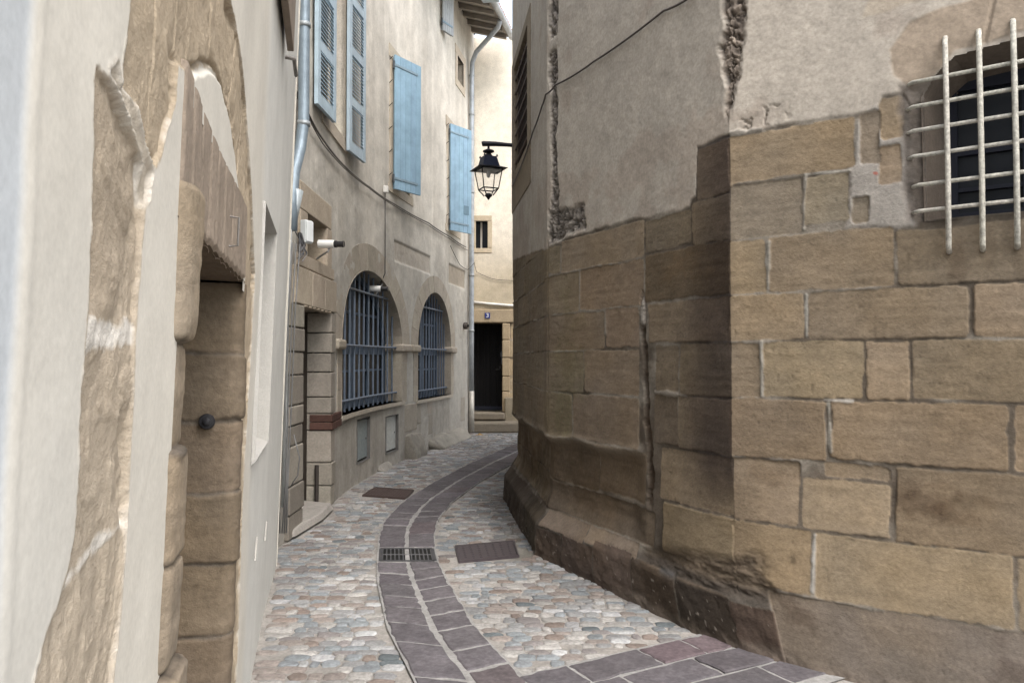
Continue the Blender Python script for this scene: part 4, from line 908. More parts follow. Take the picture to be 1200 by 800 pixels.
# ================================================================== END: the house that closes the alley
CY = 17.32
def build_end_house():
    root = thing('end_house', (0, 17.5, 0), 'cream house closing the end of the alley with a black doorway and two worn steps', 'house')
    rnd = random.Random(31)
    xg = np.arange(-1.0, 5.5, .03); zg = np.concatenate([np.arange(-.05, 3, .02), np.arange(3, 8.9, .04)])
    x, z = np.meshgrid(xg, zg)
    mott = fbm(x*1.2, z*1.0, 401, 5); strk = fbm(x*6, z*.5, 402, 4)
    up = np.array((.67, .62, .535)); pc = np.empty(x.shape+(3,)); pc[:] = up; pc *= (1+.12*mott+.08*strk)[..., None]
    pc = mix(pc, np.array((.44, .37, .26))*(1+.15*mott)[..., None], ss(4.6, 3.0, z+.5*mott)*.8)
    st = []
    for z0, z1 in ((-.1, .5), (.5, .85), (.85, 1.2), (1.2, 1.62), (1.62, 2.02), (2.02, 2.4), (2.4, 2.78)): st += seq(-1.1, 5.6, z0, z1, (.37, .295, .195), rnd, .4, .9)
    h, col, m = stone_field(x, z, st, 410, joint=.005, soft=.03, mort=(.38, .33, .26))
    pm = ss(-.03, .03, z-2.72+.04*fbm(x*5, z*5, 405, 4)); h = h*(1-pm)+(.012+.006*mott)*pm; col = col*(1-pm[..., None])+pc*pm[..., None]
    sc = (x[:-1, :-1]+x[1:, 1:])/2; zc = (z[:-1, :-1]+z[1:, 1:])/2
    hole = ((sc > -.93) & (sc < -.20) & (zc < 2.42)) | ((sc > -.83) & (sc < -.54) & (zc > 4.08) & (zc < 4.72))
    P = np.stack([x, CY-h, z], -1); grid_obj('wall', P, col, M_STONE, root, ~hole)
    b = MB(); b.hexa([(-1, CY+.6, -.1), (5.5, CY+.6, -.1), (5.5, CY+.6, 8.85), (-1, CY+.6, 8.85), (-1, CY+4, -.1), (5.5, CY+4, -.1), (5.5, CY+4, 8.85), (-1, CY+4, 8.85)], (.3, .27, .22))
    b.add([(-1, CY+.02, 8.86), (5.5, CY+.02, 8.86), (5.5, CY+4, 8.86), (-1, CY+4, 8.86)], [(0, 1, 2, 3)], (.3, .27, .22)); b.build('rear_walls', M_STONE, root)
    w = MB()
    zz = [.40, .86, 1.2, 1.62, 2.02, 2.40]
    for i in range(5):
        w.box((-.135, CY+.25, (zz[i]+zz[i+1])/2), (.17, .62, zz[i+1]-zz[i]-.012), jit((.38, .30, .20), rnd, .1))
        w.box((-.98, CY+.20, (zz[i]+zz[i+1])/2), (.14, .52, zz[i+1]-zz[i]-.012), jit((.38, .30, .20), rnd, .1))
    w.box((-.5, CY+.25, 2.56), (1.1, .62, .30), (.36, .29, .20))
    w.box((.02, CY+.02, .42), (.36, .34, .62), (.25, .215, .16))
    w.build('door_surround', M_STONE, root, bevel=.02)
    d = MB()
    for k in range(5): d.box((-.86+k*.146, CY+.50, 1.42), (.142, .05, 2.0), (.004, .004, .005))  # shade of the deep doorway put into the near-black boards
    d.box((-.56, CY+.44, .46), (.74, .07, .08), (.02, .022, .035))
    dr = d.build('door', M_DARK, root)
    hd = MB(); hd.tube([(-.3, CY+.48, 1.35), (-.3, CY+.42, 1.35), (-.38, CY+.42, 1.35)], .012, (.05, .05, .05), 8); hd.build('door_handle', M_IRON, dr)
    b = MB(); b.box((-.56, CY+.05, .315), (.80, .62, .155), (.20, .172, .135)); b.build('step', M_STONE, root, bevel=.03)
    b = MB(); b.box((-.40, CY-.28, .105), (1.25, .84, .22), (.19, .165, .13)); b.build('step', M_STONE, root, bevel=.035)
    w = MB()
    w.box((-.685, CY-.002, 4.77), (.46, .05, .12), (.46, .39, .29)); w.box((-.685, CY-.002, 4.04), (.46, .06, .10), (.46, .39, .29))
    w.box((-.50, CY-.002, 4.40), (.10, .05, .60), (.46, .39, .29)); w.box((-.87, CY-.002, 4.40), (.10, .05, .60), (.46, .39, .29))
    for xx in (-.845, -.525): w.box((xx, CY+.14, 4.4), (.04, .24, .62), (.46, .39, .29))
    wn = w.build('small_window', M_STONE, root, bevel=.006)
    gl = MB(); gl.box((-.685, CY+.2, 4.4), (.34, .02, .66), (.02, .02, .02)); gl.build('glass', M_GLASS, wn)
    fr = MB(); fr.box((-.70, CY+.17, 4.4), (.04, .04, .62), (.45, .43, .4)); fr.build('window_frame', M_WOODP, wn)
    b = MB(); b.tube([(-.86, CY-.05, 2.87), (-.5, CY-.05, 2.83), (.0, CY-.05, 2.79), (.9, CY-.05, 2.74)], .028, (.72, .70, .66), 8); b.build('white_pipe', M_PAINT, root, smooth=True)
build_end_house()

# ================================================================== GROUND
def struct(o): o['kind'] = 'structure'; return o
def in_cov(x, y): return False
Lp = np.array([(-.20, 2.6), (-.34, 3.4), (-.48, 3.86), (-.73, 4.59), (-.95, 5.51), (-1.05, 6.06), (-1.12, 6.5), (-1.20, 7.0), (-1.25, 7.6), (-1.22, 8.6), (-.98, 10.11), (-.60, 11.9), (.05, 14.4), (.9, 16.2), (1.9, 16.9)])
Rp = np.array([(.42, 2.6), (.20, 3.4), (.06, 3.86), (-.21, 4.55), (-.455, 5.5), (-.585, 6.06), (-.655, 6.5), (-.71, 7.0), (-.74, 7.6), (-.68, 8.55), (-.43, 10.0), (-.05, 11.55), (.60, 13.9), (1.2, 15.3), (2.0, 15.9)])
def bandpt(t, f):
    tt = np.arange(len(Lp)); p = np.array([np.interp(t, tt, Lp[:, 0]), np.interp(t, tt, Lp[:, 1])]); q = np.array([np.interp(t, tt, Rp[:, 0]), np.interp(t, tt, Rp[:, 1])])
    return p*(1-f)+q*f
cl = np.array([bandpt(t, .5) for t in np.linspace(0, len(Lp)-1, 400)]); cd = np.concatenate([[0], np.cumsum(np.linalg.norm(np.diff(cl, axis=0), axis=1))])
def t_at(d): return np.interp(d, cd, np.linspace(0, len(Lp)-1, 400))
GR = dict(y0=6.09, y1=6.47)
BR_A, BR_B = np.array((-.02, 3.86)), np.array((1.10, 4.48)); br_u = (BR_B-BR_A)/np.linalg.norm(BR_B-BR_A); br_n = np.array((br_u[1], -br_u[0]))
COVA = [(-1.75, 9.0), (-1.70, 9.56), (-1.19, 9.36), (-1.21, 8.80)]; COVB = [(-.49, 6.58), (.02, 6.77), (.06, 6.24), (-.42, 6.08)]
def build_ground():
    # big sheet
    g = 90; xs = np.unique(np.concatenate([[-g, -20, -6], np.arange(-3, 6, .06), [8, 20, g]])); ys = np.unique(np.concatenate([[-g, -20, -4], np.arange(1.5, 18, .06), [20, 30, g]]))
    x, y = np.meshgrid(xs, ys); near = ss(-4, -2.8, x)*ss(7, 5.5, x)*ss(.5, 2, y)*ss(19, 17.5, y)
    z = near*(.005*fbm(x*3, y*3, 501, 4))-.0085
    col = np.empty(x.shape+(3,)); col[:] = (.265, .25, .232); col *= (1+.25*fbm(x*2.4, y*2.4, 502, 5))[..., None]
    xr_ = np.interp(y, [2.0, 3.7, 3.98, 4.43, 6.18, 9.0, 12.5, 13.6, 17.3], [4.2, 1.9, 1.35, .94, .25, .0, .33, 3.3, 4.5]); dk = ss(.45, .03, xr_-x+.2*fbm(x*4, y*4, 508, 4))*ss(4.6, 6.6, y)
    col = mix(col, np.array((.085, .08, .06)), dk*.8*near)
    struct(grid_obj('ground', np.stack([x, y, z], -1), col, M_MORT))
    # cobbles
    rnd = random.Random(12); NS = 12
    pal = [((.50, .445, .365), 24), ((.40, .30, .225), 16), ((.295, .325, .325), 20), ((.36, .345, .315), 20), ((.35, .235, .16), 8), ((.17, .205, .21), 2), ((.54, .52, .48), 9), ((.33, .27, .235), 9)]
    pk = [p for p, w in pal for _ in range(w)]
    bandpoly = [tuple(p) for p in Lp]+[tuple(p) for p in Rp[::-1]]
    brpoly = [tuple(BR_A-br_u*.1), tuple(BR_B+br_u*1.5), tuple(BR_B+br_u*1.5+br_n*1.2), tuple(BR_A-br_u*.1+br_n*1.2)]
    cand = []; y = 2.6
    def xl(y): return (-.348-.248*y+.02) if y < 6.0 else float(np.interp(y, BPT[:, 1], BPT[:, 0]))+.03
    def xr(y): return float(np.interp(y, [2.0, 3.7, 3.98, 4.43, 6.18, 9.0, 12.5, 13.6, 17.3], [4.2, 1.9, 1.35, .94, .25, .0, .33, 3.3, 4.5]))
    while y < 17.2:
        rh = rnd.uniform(.056, .090); x = xl(y)-.02+rnd.uniform(0, .05); ph = rnd.uniform(0, 6)
        while x < xr(y)+.05:
            L = rnd.uniform(.08, .155) if rnd.random() < .8 else rnd.uniform(.05, .08)
            if x < xl(y)+.12: L *= 1.15
            cx = x+L/2; cy = y+rh/2+.018*math.sin(cx*2.4+ph*.3)+.05*math.sin(cx*1.1)+rnd.uniform(-.006, .006)
            cand.append((cx, cy, L, rh)); x += L+rnd.uniform(.0, .010)
        y += rh+rnd.uniform(.0, .004)
    cx = np.array([c[0] for c in cand]); cy = np.array([c[1] for c in cand])
    db = psd(bandpoly, cx, cy); dbr = psd(brpoly, cx, cy); da = psd(COVA, cx, cy); dbb = psd(COVB, cx, cy); step = psd([(-2.4, 6.7), (-1.92, 6.8), (-1.85, 7.6), (-1.87, 8.2), (-2.4, 8.4)], cx, cy)
    ok = (db < -.045) & (dbr < -.03) & (da < -.05) & (dbb < -.055) & (step < -.02)
    V = []; F = []; C_ = []
    bare = fbm(cx*1.3, cy*1.3, 505, 3); tone = fbm(cx*.8, cy*.8, 506, 3)
    for i, (x0, y0, L, W) in enumerate(cand):
        if not ok[i]: continue
        if y0 > 16.6 and x0 < .3: continue
        if rnd.random() < .03: continue
        a = L/2*rnd.uniform(.99, 1.07); b = W/2*rnd.uniform(1.0, 1.12); rot = rnd.uniform(-.13, .13); ht = rnd.uniform(.0065, .0105); e = rnd.uniform(.48, .78)
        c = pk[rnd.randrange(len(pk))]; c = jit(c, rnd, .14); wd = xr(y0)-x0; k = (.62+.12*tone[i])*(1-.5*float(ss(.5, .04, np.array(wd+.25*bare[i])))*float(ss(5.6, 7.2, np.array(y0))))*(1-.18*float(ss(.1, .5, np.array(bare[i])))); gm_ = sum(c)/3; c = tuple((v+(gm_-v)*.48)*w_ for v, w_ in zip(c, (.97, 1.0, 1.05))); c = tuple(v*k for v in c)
        n0 = len(V); ca, sa = math.cos(rot), math.sin(rot)
        wob = [1+rnd.uniform(-.13, .13) for _ in range(NS)]
        tx, ty = rnd.uniform(-.05, .05), rnd.uniform(-.06, .06)
        for rr, hz in ((1.0, -.022), (.98, .30), (.84, .86), (.5, 1.0)):
            for q in range(NS):
                th = 2*math.pi*q/NS; ct, sn = math.cos(th), math.sin(th)
                px = a*rr*wob[q]*math.copysign(abs(ct)**e, ct); py = b*rr*wob[q]*math.copysign(abs(sn)**e, sn)
                zz = hz if hz < 0 else ht*hz-.0085+px*tx+py*ty
                V.append((x0+px*ca-py*sa, y0+px*sa+py*ca, zz)); C_.append(c)
        for r_ in range(3):
            for q in range(NS): F.append((n0+r_*NS+q, n0+r_*NS+(q+1) % NS, n0+(r_+1)*NS+(q+1) % NS, n0+(r_+1)*NS+q))
        F.append(tuple(n0+3*NS+q for q in range(NS)))
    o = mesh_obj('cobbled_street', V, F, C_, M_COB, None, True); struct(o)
    # slab band
    mb = MB(); purple = (.102, .093, .100)
    def slab(pts, colr, top=.012):       # four plan points, counter-clockwise-ish
        c = np.mean(pts, axis=0); N_ = []
        tp = [p+(c-p)/np.linalg.norm(c-p)*.012 for p in pts]
        # subdivided outline with small irregularity
        out = []; inn = []
        for i in range(4):
            p, q = np.array(pts[i]), np.array(pts[(i+1) % 4]); p2, q2 = tp[i], tp[(i+1) % 4]
            for k in range(5):
                f = k/5; jx = np.array((rnd.uniform(-.009, .009), rnd.uniform(-.009, .009))) if k else 0
                out.append(p*(1-f)+q*f+jx); inn.append(p2*(1-f)+q2*f+jx)
        n = len(out); tz = rnd.uniform(-.003, .003); gx, gy = rnd.uniform(-.012, .012), rnd.uniform(-.012, .012)
        zf = lambda p: top+tz+gx*(p[0]-c[0])+gy*(p[1]-c[1])
        vs_ = [(p[0], p[1], -.03) for p in out]+[(p[0], p[1], zf(p)-.006) for p in out]+[(p[0], p[1], zf(p)) for p in inn]
        fs = [(i, (i+1) % n, n+(i+1) % n, n+i) for i in range(n)]+[(n+i, n+(i+1) % n, 2*n+(i+1) % n, 2*n+i) for i in range(n)]+[tuple(range(2*n, 3*n))]
        mb.add(vs_, fs, colr)
    cutY = {0: [2.9, 3.36, 3.84, 4.30, 4.62, 4.93, 5.16, 5.43, 5.71, 6.06], 1: [2.9, 3.22, 3.55, 3.95, 4.22, 4.52, 4.80, 5.08, 5.32, 5.56, 5.82, 6.06]}
    dist_y = lambda Y: float(np.interp(Y, cl[:, 1], cd))
    for row in (0, 1):
        ds_ = [dist_y(Y) for Y in cutY[row]]
        segs = [(ds_[i], ds_[i+1]) for i in range(len(ds_)-1)]
        d = dist_y(6.52)
        while d < cd[-1]-.1:
            e = d+rnd.uniform(.28, .5); segs.append((d, e)); d = e
        for d0, d1 in segs:
            f0, f1 = (.0, .465) if row == 0 else (.535, 1.0)
            t0, t1 = t_at(d0), t_at(d1); dG0, dG1 = dist_y(6.06), dist_y(6.52); gp = rnd.uniform(.009, .015)
            def skew(d): return (.13 if row else .05)*(min(1, max(0, (dG0-d)/.35)) if d <= dG0+.001 else min(1, max(0, (d-dG1)/.8))*.5)
            o0, o1 = skew(d0), skew(d1); so = (0, 1) if row else (1, 0)   # the outer edge runs ahead of the inner one
            T_ = lambda d: t_at(min(max(d, 0), cd[-1]))
            pts = [bandpt(T_(d0+gp+o0*so[0]), f0), bandpt(T_(d0+gp+o0*so[1]), f1), bandpt(T_(d1-gp+o1*so[1]), f1), bandpt(T_(d1-gp+o1*so[0]), f0)]
            slab(pts, jit(purple if rnd.random() < .88 else (.105, .09, .095), rnd, .16))
    # branch band to the wall
    L1 = [(.06, .34), (.355, .80), (.815, 1.10), (1.115, 1.38)]; L2 = [(.18, .50), (.515, .98), (.995, 1.45), (1.465, 1.9)]; L3 = [(.28, .7), (.72, 1.2), (1.215, 1.75)]
    for rowi, (ls, o0, o1) in enumerate(((L1, .01, .225), (L2, .25, .47), (L3, .495, .72))):
        for a, b in ls:
            pts = [BR_A+br_u*(a+.0)+br_n*o1, BR_A+br_u*b+br_n*o1, BR_A+br_u*b+br_n*o0, BR_A+br_u*a+br_n*o0]
            slab(pts, jit((.112, .088, .094) if (rowi == 0 and a > .8) else purple, rnd, .12))
    struct(mb.build('paved_gutter', M_SLAB))
    # bed of pale mortar under the slabs
    bed = MB(); n = 160
    ts = np.linspace(0, len(Lp)-1, n); vs_ = []
    for t in ts:
        p, q = bandpt(t, -.025), bandpt(t, 1.025); vs_ += [(p[0], p[1], .0065), (q[0], q[1], .0065)]
    bed.add(vs_, [(2*i, 2*i+1, 2*i+3, 2*i+2) for i in range(n-1)], (.262, .257, .25))
    pb = [BR_A-br_u*.05-br_n*.02, BR_A+br_u*1.6-br_n*.02, BR_A+br_u*1.6+br_n*.8, BR_A+br_u*.1+br_n*.8]
    bed.add([(p[0], p[1], .0035) for p in pb], [(0, 1, 2, 3)], (.262, .257, .25))
    struct(bed.build('mortar_bed', M_MORT))
build_ground()

# ================================================================== STREET IRONWORK
def build_ironwork():
    rnd = random.Random(44)
    # drain grate in the gutter
    r = thing('drain_grate', (-.85, 6.28, 0), 'black iron drain grate of two rows set across the slab gutter', 'drain grate')
    p00, p10, p11, p01 = [bandpt(t_at(float(np.interp(Y, cl[:, 1], cd))), f) for Y, f in ((6.09, .04), (6.09, .96), (6.48, .96), (6.48, .04))]
    def pt(u, v): return p00*(1-u)*(1-v)+p10*u*(1-v)+p11*u*v+p01*(1-u)*v
    def bar(mb, u0, v0, u1, v1, w, z0, z1, colr):
        a, b = pt(u0, v0), pt(u1, v1); d = (b-a)/np.linalg.norm(b-a); n = np.array((-d[1], d[0]))*w/2
        q = [a+n, b+n, b-n, a-n]; mb.hexa([(x[0], x[1], z0) for x in q]+[(x[0], x[1], z1) for x in q], colr)
    f = MB(); ir = (.07, .07, .075)
    for e in ((0, 0, 1, 0), (0, 1, 1, 1), (0, 0, 0, 1), (1, 0, 1, 1)): bar(f, *e, .03, -.06, .012, ir)
    f.build('frame', M_IRON, r)
    b = MB()
    for k in range(13):
        u = .035+(k)*.93/12
        if abs(u-.5) < .03: continue
        bar(b, u, .02, u, .98, .010, -.03, .010, (.11, .11, .115))
    for v in (.5,): bar(b, .02, v, .98, v, .022, -.03, .0105, (.13, .13, .135))
    b.build('grate_bars', M_IRON, r)
    m = MB(); bar(m, .5, -.02, .5, 1.02, .035, -.04, .010, (.262, .257, .25)); m.build('mortar_divider', M_MORT, r)
    w = MB(); q = [pt(0, 0), pt(1, 0), pt(1, 1), pt(0, 1)]; w.add([(x[0], x[1], .0075) for x in q], [(0, 1, 2, 3)], (.003, .003, .003)); w.build('pit_shade_sheet', M_IRON, r)  # black sheet just below the bar tops stands in for the pit's shade
    for poly, lab, colr in ((COVA, 'rusty brown iron cover in the cobbles by the house wall', (.085, .060, .055)), (COVB, 'dark iron cover in the cobbles beside the drain grate', (.075, .062, .068))):
        c = np.mean(np.array(poly), axis=0); r = thing('manhole_cover', (c[0], c[1], 0), lab, 'manhole cover', 'iron covers set in the cobbles')
        P = [np.array(p) for p in poly]; sh = lambda k: [c+(p-c)*k for p in P]
        m = MB(); o = sh(1.0); i_ = sh(.94)
        for k in range(4):
            k2 = (k+1) % 4; m.hexa([(*o[k], -.03), (*o[k2], -.03), (*i_[k2], -.03), (*i_[k], -.03), (*o[k], .012), (*o[k2], .012), (*i_[k2], .012), (*i_[k], .012)], jit(colr, rnd, .1))
        m.build('rim', M_IRON, r)
        m = MB(); i2 = sh(.928); m.hexa([(*p, -.03) for p in i2]+[(*p, .009) for p in i2], colr)
        for u in np.linspace(.08, .92, 12):      # raised tread bars
            for v in np.linspace(.1, .9, 7):
                a = i2[0]*(1-u)*(1-v)+i2[1]*(1-u)*v+i2[2]*u*v+i2[3]*u*(1-v); m.box((a[0], a[1], .0095), (.022, .012, .005), colr, (int(u*12)+int(v*9)) % 2*1.57)
        m.build('plate', M_IRON, r)
build_ironwork()

# ================================================================== STREET LAMP
def build_lamp():
    cx, cy = -.275, 8.95; z0 = 4.10
    r = thing('street_lamp', (cx, cy, 3.5), 'black four-sided lantern hanging from an iron arm on the stone building', 'street lamp')
    BK = (.012, .013, .017); yaw = R(22)
    m = MB(); m.tube([(cx-.09, cy, 4.11), (cx-.07, cy, 4.115), (cx+.1, cy, 4.112), (cx+.25, cy, 4.10), (cx+.38, cy, 4.09)], [.030, .036, .032, .026, .026], BK, 10)
    m.lathe((cx+.36, cy, 4.09), [(.06, 0), (.06, .02)], BK, 12, axis=(-1, 0, 0)); m.build('arm', M_IRON, r)
    m = MB(); m.lathe((cx, cy, 0), [(.016, 4.09), (.016, 4.045), (.075, 4.02), (.078, 4.005), (.03, 3.985), (.055, 3.95), (.06, 3.93)][::-1], BK, 14); m.build('cap', M_IRON, r)
    def ring(hw, z): return [(cx+hw*1.414*math.cos(yaw+math.pi/4+k*math.pi/2), cy+hw*1.414*math.sin(yaw+math.pi/4+k*math.pi/2), z) for k in range(4)]
    def frus(mb, a, za, b, zb, col=BK):
        v = ring(a, za)+ring(b, zb); mb.add(v, [(3, 2, 1, 0), (4, 5, 6, 7)]+[(k, (k+1) % 4, 4+(k+1) % 4, 4+k) for k in range(4)], col)
    m = MB(); frus(m, .118, 3.80, .085, 3.935, (.016, .022, .045)); frus(m, .205, 3.765, .12, 3.80); 
    for k in range(4): p = ring(.088, 3.935)[k]; m.lathe((p[0], p[1], 3.93), [(.016, 0), (.006, .03)], BK, 6)
    m.build('roof', M_IRON, r)
    m = MB()
    for a, za, b, zb, rr in ((.145, 3.765, .105, 3.50, .008),):
        A_, B_ = ring(a, za), ring(b, zb)
        for k in range(4): m.tube([A_[k], B_[k]], rr, BK, 6); m.tube([B_[k], B_[(k+1) % 4]], rr*1.1, BK, 6); m.tube([A_[k], A_[(k+1) % 4]], rr, BK, 6)
        C2 = ring(.045, 3.41)
        for k in range(4): m.tube([B_[k], C2[k]], rr, BK, 6)
    m.lathe((cx, cy, 0), [(.006, 3.355), (.03, 3.39), (.052, 3.41), (.045, 3.43), (.025, 3.445)], BK, 10)
    m.build('frame', M_IRON, r)
    m = MB(); A_, B_, C2 = ring(.14, 3.762), ring(.102, 3.503), ring(.045, 3.415)
    for k in range(4):
        k2 = (k+1) % 4; m.add([A_[k], A_[k2], B_[k2], B_[k]], [(0, 1, 2, 3)], (.8, .8, .8)); m.add([B_[k], B_[k2], C2[k2], C2[k]], [(0, 1, 2, 3)], (.8, .8, .8))
    m.build('glass_panes', M_PANE, r)
    m = MB(); frus(m, .13, 3.75, .10, 3.764, (.5, .5, .48)); m.lathe((cx, cy, 0), [(.02, 3.66), (.03, 3.70), (.028, 3.75)], (.6, .6, .58), 10); m.build('reflector', M_PAINT, r)
    r.scale = (.87, .87, .87); r.location.z = 3.58
build_lamp()

# ================================================================== SMALL THINGS ON THE WALLS
def build_small():
    rnd = random.Random(3)
    BLK = (.02, .02, .022); WH = (.72, .72, .70)
    # junction box
    r = thing('junction_box', (-1.88, 7.0, 2.75), 'pale grey junction box with loose wires beside the bent downpipe', 'junction box')
    m = MB(); m.box((-1.885, 7.02, 2.76), (.065, .10, .21), (.58, .61, .62), R(-25)); m.build('box', M_PLASTIC, r, bevel=.008)
    m = MB(); m.box((-1.853, 7.005, 2.76), (.02, .09, .19), (.62, .65, .66), R(-25)); m.build('lid', M_PLASTIC, r, bevel=.006)
    for k in range(9):
        m = MB(); a = rnd.uniform(-.06, .05); pts = [(-1.90+rnd.uniform(-.02, .02), 6.8+rnd.uniform(-.05, .1), 2.72), (-1.86+a*.5, 6.85+a, 2.58+rnd.uniform(-.06, .05)), (-1.90+rnd.uniform(-.03, .03), 6.8+a, 2.45+rnd.uniform(-.05, .1))]
        m.tube(pts, .006, (.05, .05, .055), 5); m.build('wire', M_PLASTIC, r)
    # cameras
    def camera(loc, yaw, k, lab, wall):
        r = thing('security_camera', loc, lab, 'camera', 'security cameras on the curving house'); x, y, z = loc; d = Vector((math.cos(yaw), math.sin(yaw), -.02))
        m = MB(); m.lathe((x, y, z), [(.05*k, -.17*k), (.058*k, -.16*k), (.058*k, .05*k), (.054*k, .06*k)], WH, 16, axis=d); m.build('housing', M_PLASTIC, r)
        m = MB(); m.lathe((x, y, z), [(.045*k, .06*k), (.05*k, .065*k), (.05*k, .10*k), (.042*k, .105*k), (.042*k, .17*k), (.046*k, .175*k), (.046*k, .20*k), (.03*k, .195*k)], BLK, 16, axis=d); m.build('lens_hood', M_PLASTIC, r)
        m = MB(); m.tube([(x, y, z-.04*k), (x-.02, y, z-.10*k), wall], .014*k, (.3, .3, .3), 6); m.build('bracket', M_PAINT, r)
    camera((-1.83, 7.7, 2.75), R(-4), .72, 'white and black camera on a bracket beside the small window over the doorway', (-2.0, 7.85, 2.62))
    p = Bpos(5.0, 2.60, -.02); camera(p, R(0), .75, 'small white and black camera tucked under the larger arch', Bpos(5.25, 2.70, -.02))
    # house number
    r = thing('house_number_sign', (-.552, CY-.03, 2.57), 'small blue enamel plate with a white 3 above the black doorway', 'sign')
    m = MB(); m.box((-.552, CY-.075, 2.565), (.12, .012, .125), (.015, .03, .17)); m.build('plate', M_PAINT, r, bevel=.004)
    cu = bpy.data.curves.new('number', 'FONT'); cu.body = '3'; cu.size = .13; cu.extrude = .002; cu.align_x = 'CENTER'; cu.align_y = 'CENTER'
    to = bpy.data.objects.new('tmp', cu); COL.objects.link(to); bpy.context.view_layer.update()
    me = bpy.data.meshes.new_from_object(to.evaluated_get(bpy.context.evaluated_depsgraph_get())); bpy.data.objects.remove(to)
    vv = np.array([(-.552+v.co.x*1.15, CY-.0835-v.co.z, 2.565+v.co.y) for v in me.vertices]); ff = [tuple(p.vertices) for p in me.polygons]
    mesh_obj('number', vv, ff, [(.8, .8, .8)]*len(vv), M_PAINT, r)
    # intercom
    r = thing('intercom', (-.26, CY+.1, 1.62), 'dark intercom panel on the jamb of the black doorway', 'intercom')
    m = MB(); m.box((-.232, CY+.08, 1.62), (.03, .14, .30), (.05, .055, .065)); m.build('panel', M_PLASTIC, r, bevel=.004)
    m = MB(); m.box((-.25, CY+.08, 1.69), (.008, .10, .10), (.25, .27, .30)); m.build('screen', M_PLASTIC, r)
    m = MB(); m.lathe((-.25, CY+.08, 1.40), [(.03, 0), (.03, .03), (.02, .035)], BLK, 10, axis=(-1, 0, 0)); m.build('button', M_PLASTIC, r)
    # vent knob by the downpipe
    r = thing('wall_vent', Bpos(10.25, 2.29, 0), 'round dark metal vent on the render beside the zinc downpipe', 'vent'); 
    m = MB(); m.lathe(Bpos(10.28, 2.29, 0), [(.06, 0), (.075, .02), (.07, .07), (.04, .08)], (.07, .06, .055), 14, axis=(.97, -.2, 0)); m.build('hood', M_IRON, r)
    m = MB(); m.lathe(Bpos(10.28, 2.29, .08), [(.03, 0), (.03, .03)], (.03, .03, .03), 10, axis=(.97, -.2, 0)); m.build('nozzle', M_IRON, r)
    # cables
    def cable(name, runs, label, w=.011, colr=(.05, .045, .042)):
        if len(runs) == 1:
            m = MB(); m.tube(runs[0][0], runs[0][1]*.7, colr, 6); o = m.build(name, M_PLASTIC, None, loc=runs[0][0][0], smooth=True); return tag(o, label, 'cable')
        o = thing(name, runs[0][0][0], label, 'cable')
        for pts, rr in runs: m = MB(); m.tube(pts, rr*.7, colr, 6); m.build('strand', M_PLASTIC, o, smooth=True)
        return o
    def sag(pts, n=8, a=.02, seed=1):
        rn = random.Random(seed); out = []
        for i in range(len(pts)-1):
            p, q = Vector(pts[i]), Vector(pts[i+1])
            for k in range(n): f = k/n; v = p.lerp(q, f); v.z -= a*4*f*(1-f); out.append(tuple(v))
        out.append(tuple(pts[-1])); return out
    base = [Bpos(sv, zv, .035) for sv, zv in ((.9, 4.02), (1.33, 3.95), (1.94, 3.87), (3.0, 3.87), (4.36, 3.92), (5.67, 3.95), (7.49, 3.98), (9.0, 3.97), (10.3, 3.96))]
    c = [Bpos(sv, zv-.015+.012*math.sin(sv*9), .03) for sv, zv in ((.9, 4.0), (1.33, 3.95), (1.94, 3.86), (3.0, 3.85), (4.36, 3.91), (5.67, 3.93), (7.49, 3.97), (9.0, 3.95), (10.5, 3.93))]
    tail = [(-.80, CY-.04, 3.55), (-.45, CY-.04, 3.40), (-.1, CY-.04, 3.36), (.6, CY-.04, 3.36)]
    cable('facade_cable', [(sag(base, 6, .015), .016), (sag(c, 6, .01, 2), .011)], 'black cable bundle pinned along the curving house under the blue shutters')
    cable('loop_cable', [(sag([Bpos(9.0, 3.8, .03), Bpos(9.8, 3.52, .03), Bpos(10.5, 3.5, .03), Bpos(10.62, 3.66, .15), tail[0]]+tail[1:], 5, .01, 3), .009)], 'thin black cable looping past the zinc downpipe on to the cream end house')
    o = cable('drop_cable', [([Bpos(5.19, 4.02, .03), Bpos(5.2, 3.4, .03), Bpos(5.2, 2.84, .03), Bpos(5.15, 2.70, -.02)], .011)], 'black cable dropping from a white cap to the larger arch')
    m = MB(); m.box(Bpos(5.19, 4.07, .04), (.07, .07, .10), (.66, .65, .62)); m.build('cable_cap', M_PLASTIC, o, bevel=.008)
    m_pts = [Dpos(1, 3.02, 5.02, .03)]
    wallc = [Dpos(1, 3.30, 3.86+.02, .03)]
    q = [Dpos(1, 3.14, 3.905, .03), Dpos(1, 3.37, 3.905, .03)]
    seqp = [(1, 3.20, 3.93), (1, 3.38, 3.93)]
    # image-measured run: from upper right down to the window on the far face
    run = [Dpos(1, 2.90, 3.78, .03), Dpos(1, 3.38, 3.90, .03)]
    run = [Dpos(1, 3.10, 3.84, .028), Dpos(1, 3.42, 3.86, .028), Dpos(1, 4.26, 3.82, .028), Dpos(1, 4.84, 3.83, .028), Dpos(1, 4.99, 3.80, .035), Dpos(2, 5.12, 3.76, .03), Dpos(2, 5.75, 3.70, .03), Dpos(2, 6.6, 3.60, .035), Dpos(2, 7.5, 3.60, .03)]
    cable('wall_cable', [(sag(run, 6, .012), .011)], 'single black cable crossing the grey render of the stone building', colr=(.06, .05, .045))
    # loose cables where the two left houses meet
    ru = []
    for k in range(4):
        x0 = -1.90+.018*k; ru.append(([(x0-.01, 6.55+.05*k, 2.6), (x0-.03+rnd.uniform(-.01, .01), 6.5+.04*k, 2.0), (x0-.03, 6.45+.03*k, 1.2), (x0-.03+rnd.uniform(-.02, .03), 6.4+.03*k, .6), (x0-.03, 6.42, .15)], .009))
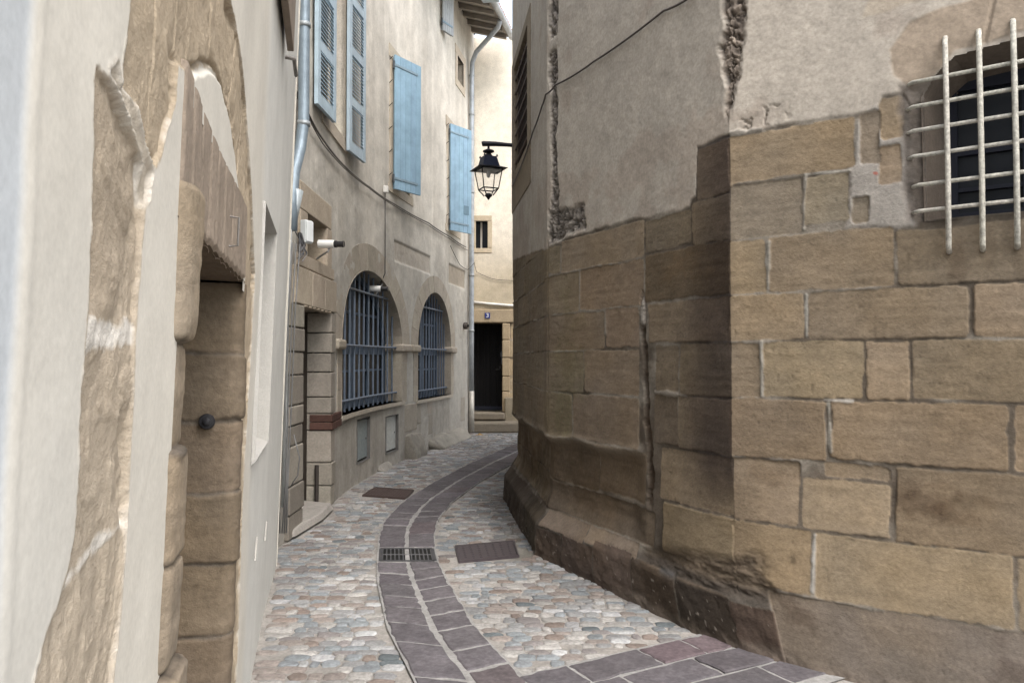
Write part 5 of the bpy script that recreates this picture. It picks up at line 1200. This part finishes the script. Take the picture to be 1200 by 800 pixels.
    ru.append(([(-1.87, 6.6, .95), (-1.82, 6.6, .75), (-1.84, 6.62, .6), (-1.90, 6.6, .5)], .008))
    cable('loose_cables', ru, 'bundle of loose dark cables running down between the two left houses', colr=(.12, .12, .12))
    # guard stones at the foot of the curving house
    def stone(sv, w, hgt, dep, colr, lab, seed, name='guard_stone'):
        bm = bmesh.new(); bmesh.ops.create_cube(bm, size=1); bmesh.ops.subdivide_edges(bm, edges=bm.edges, cuts=15, use_grid_fill=True)
        x, y = Bxy(sv, dep*.3); tx, ty = np.interp(sv, BS, BT[:, 0]), np.interp(sv, BS, BT[:, 1])
        co = np.array([v.co for v in bm.verts]); F = [tuple(v.index for v in f.verts) for f in bm.faces]; bm.free()
        nn_ = co/np.linalg.norm(co, axis=1)[:, None]; c_ = co*.86+nn_*.62*.14
        u = c_[:, 0]*w; o = c_[:, 1]*dep; zz = (c_[:, 2]+.5)*hgt; o = o-.62*dep*np.clip(c_[:, 2]+.3, 0, 1)
        n1 = fbm(u*5+seed*9, zz*6+o*5, seed, 5, .6); n2 = fbm(u*17+3, zz*17+o*15, seed+3, 4, .6)
        o = o+.035*n1+.012*n2; zz = zz+(.045*fbm(u*3+7, o*4, seed+7, 4)+.012*n2)*(c_[:, 2] > 0)
        V = np.stack([x+tx*u+ty*o, y+ty*u-tx*o, zz-.03], -1)
        k = (1+.25*n1+.2*n2)[:, None]*np.array(colr)[None, :]
        o_ = mesh_obj(name, V, F, k, M_STONE, None, True, (float(x), float(y), 0)); tag(o_, lab, 'stone', 'guard stones along the curving house')
    stone(8.75, 2.2, .22, .34, (.25, .235, .205), 'long low sloping guard stone under the smaller arched window', 1)
    stone(6.65, .62, .40, .24, (.22, .205, .178), 'blocky dark guard stone under the pier between the two arches', 2)
    stone(5.2, .5, .10, .16, (.27, .255, .23), 'small low guard stone beneath the pale meter cabinet', 3)
    # brown leaf by the steps and a tuft at the foot of the wall
    m = MB(); a = (-.68, 15.9); m.add([(a[0]-.09, a[1], .015), (a[0], a[1]-.06, .03), (a[0]+.1, a[1]+.02, .02), (a[0], a[1]+.07, .05), (a[0]+.01, a[1], .06)], [(0, 1, 4), (1, 2, 4), (2, 3, 4), (3, 0, 4)], (.30, .18, .06))
    o = m.build('dead_leaf', M_DARK, None, loc=(a[0], a[1], 0)); tag(o, 'curled brown leaf on the cobbles before the steps', 'leaf')
build_small()
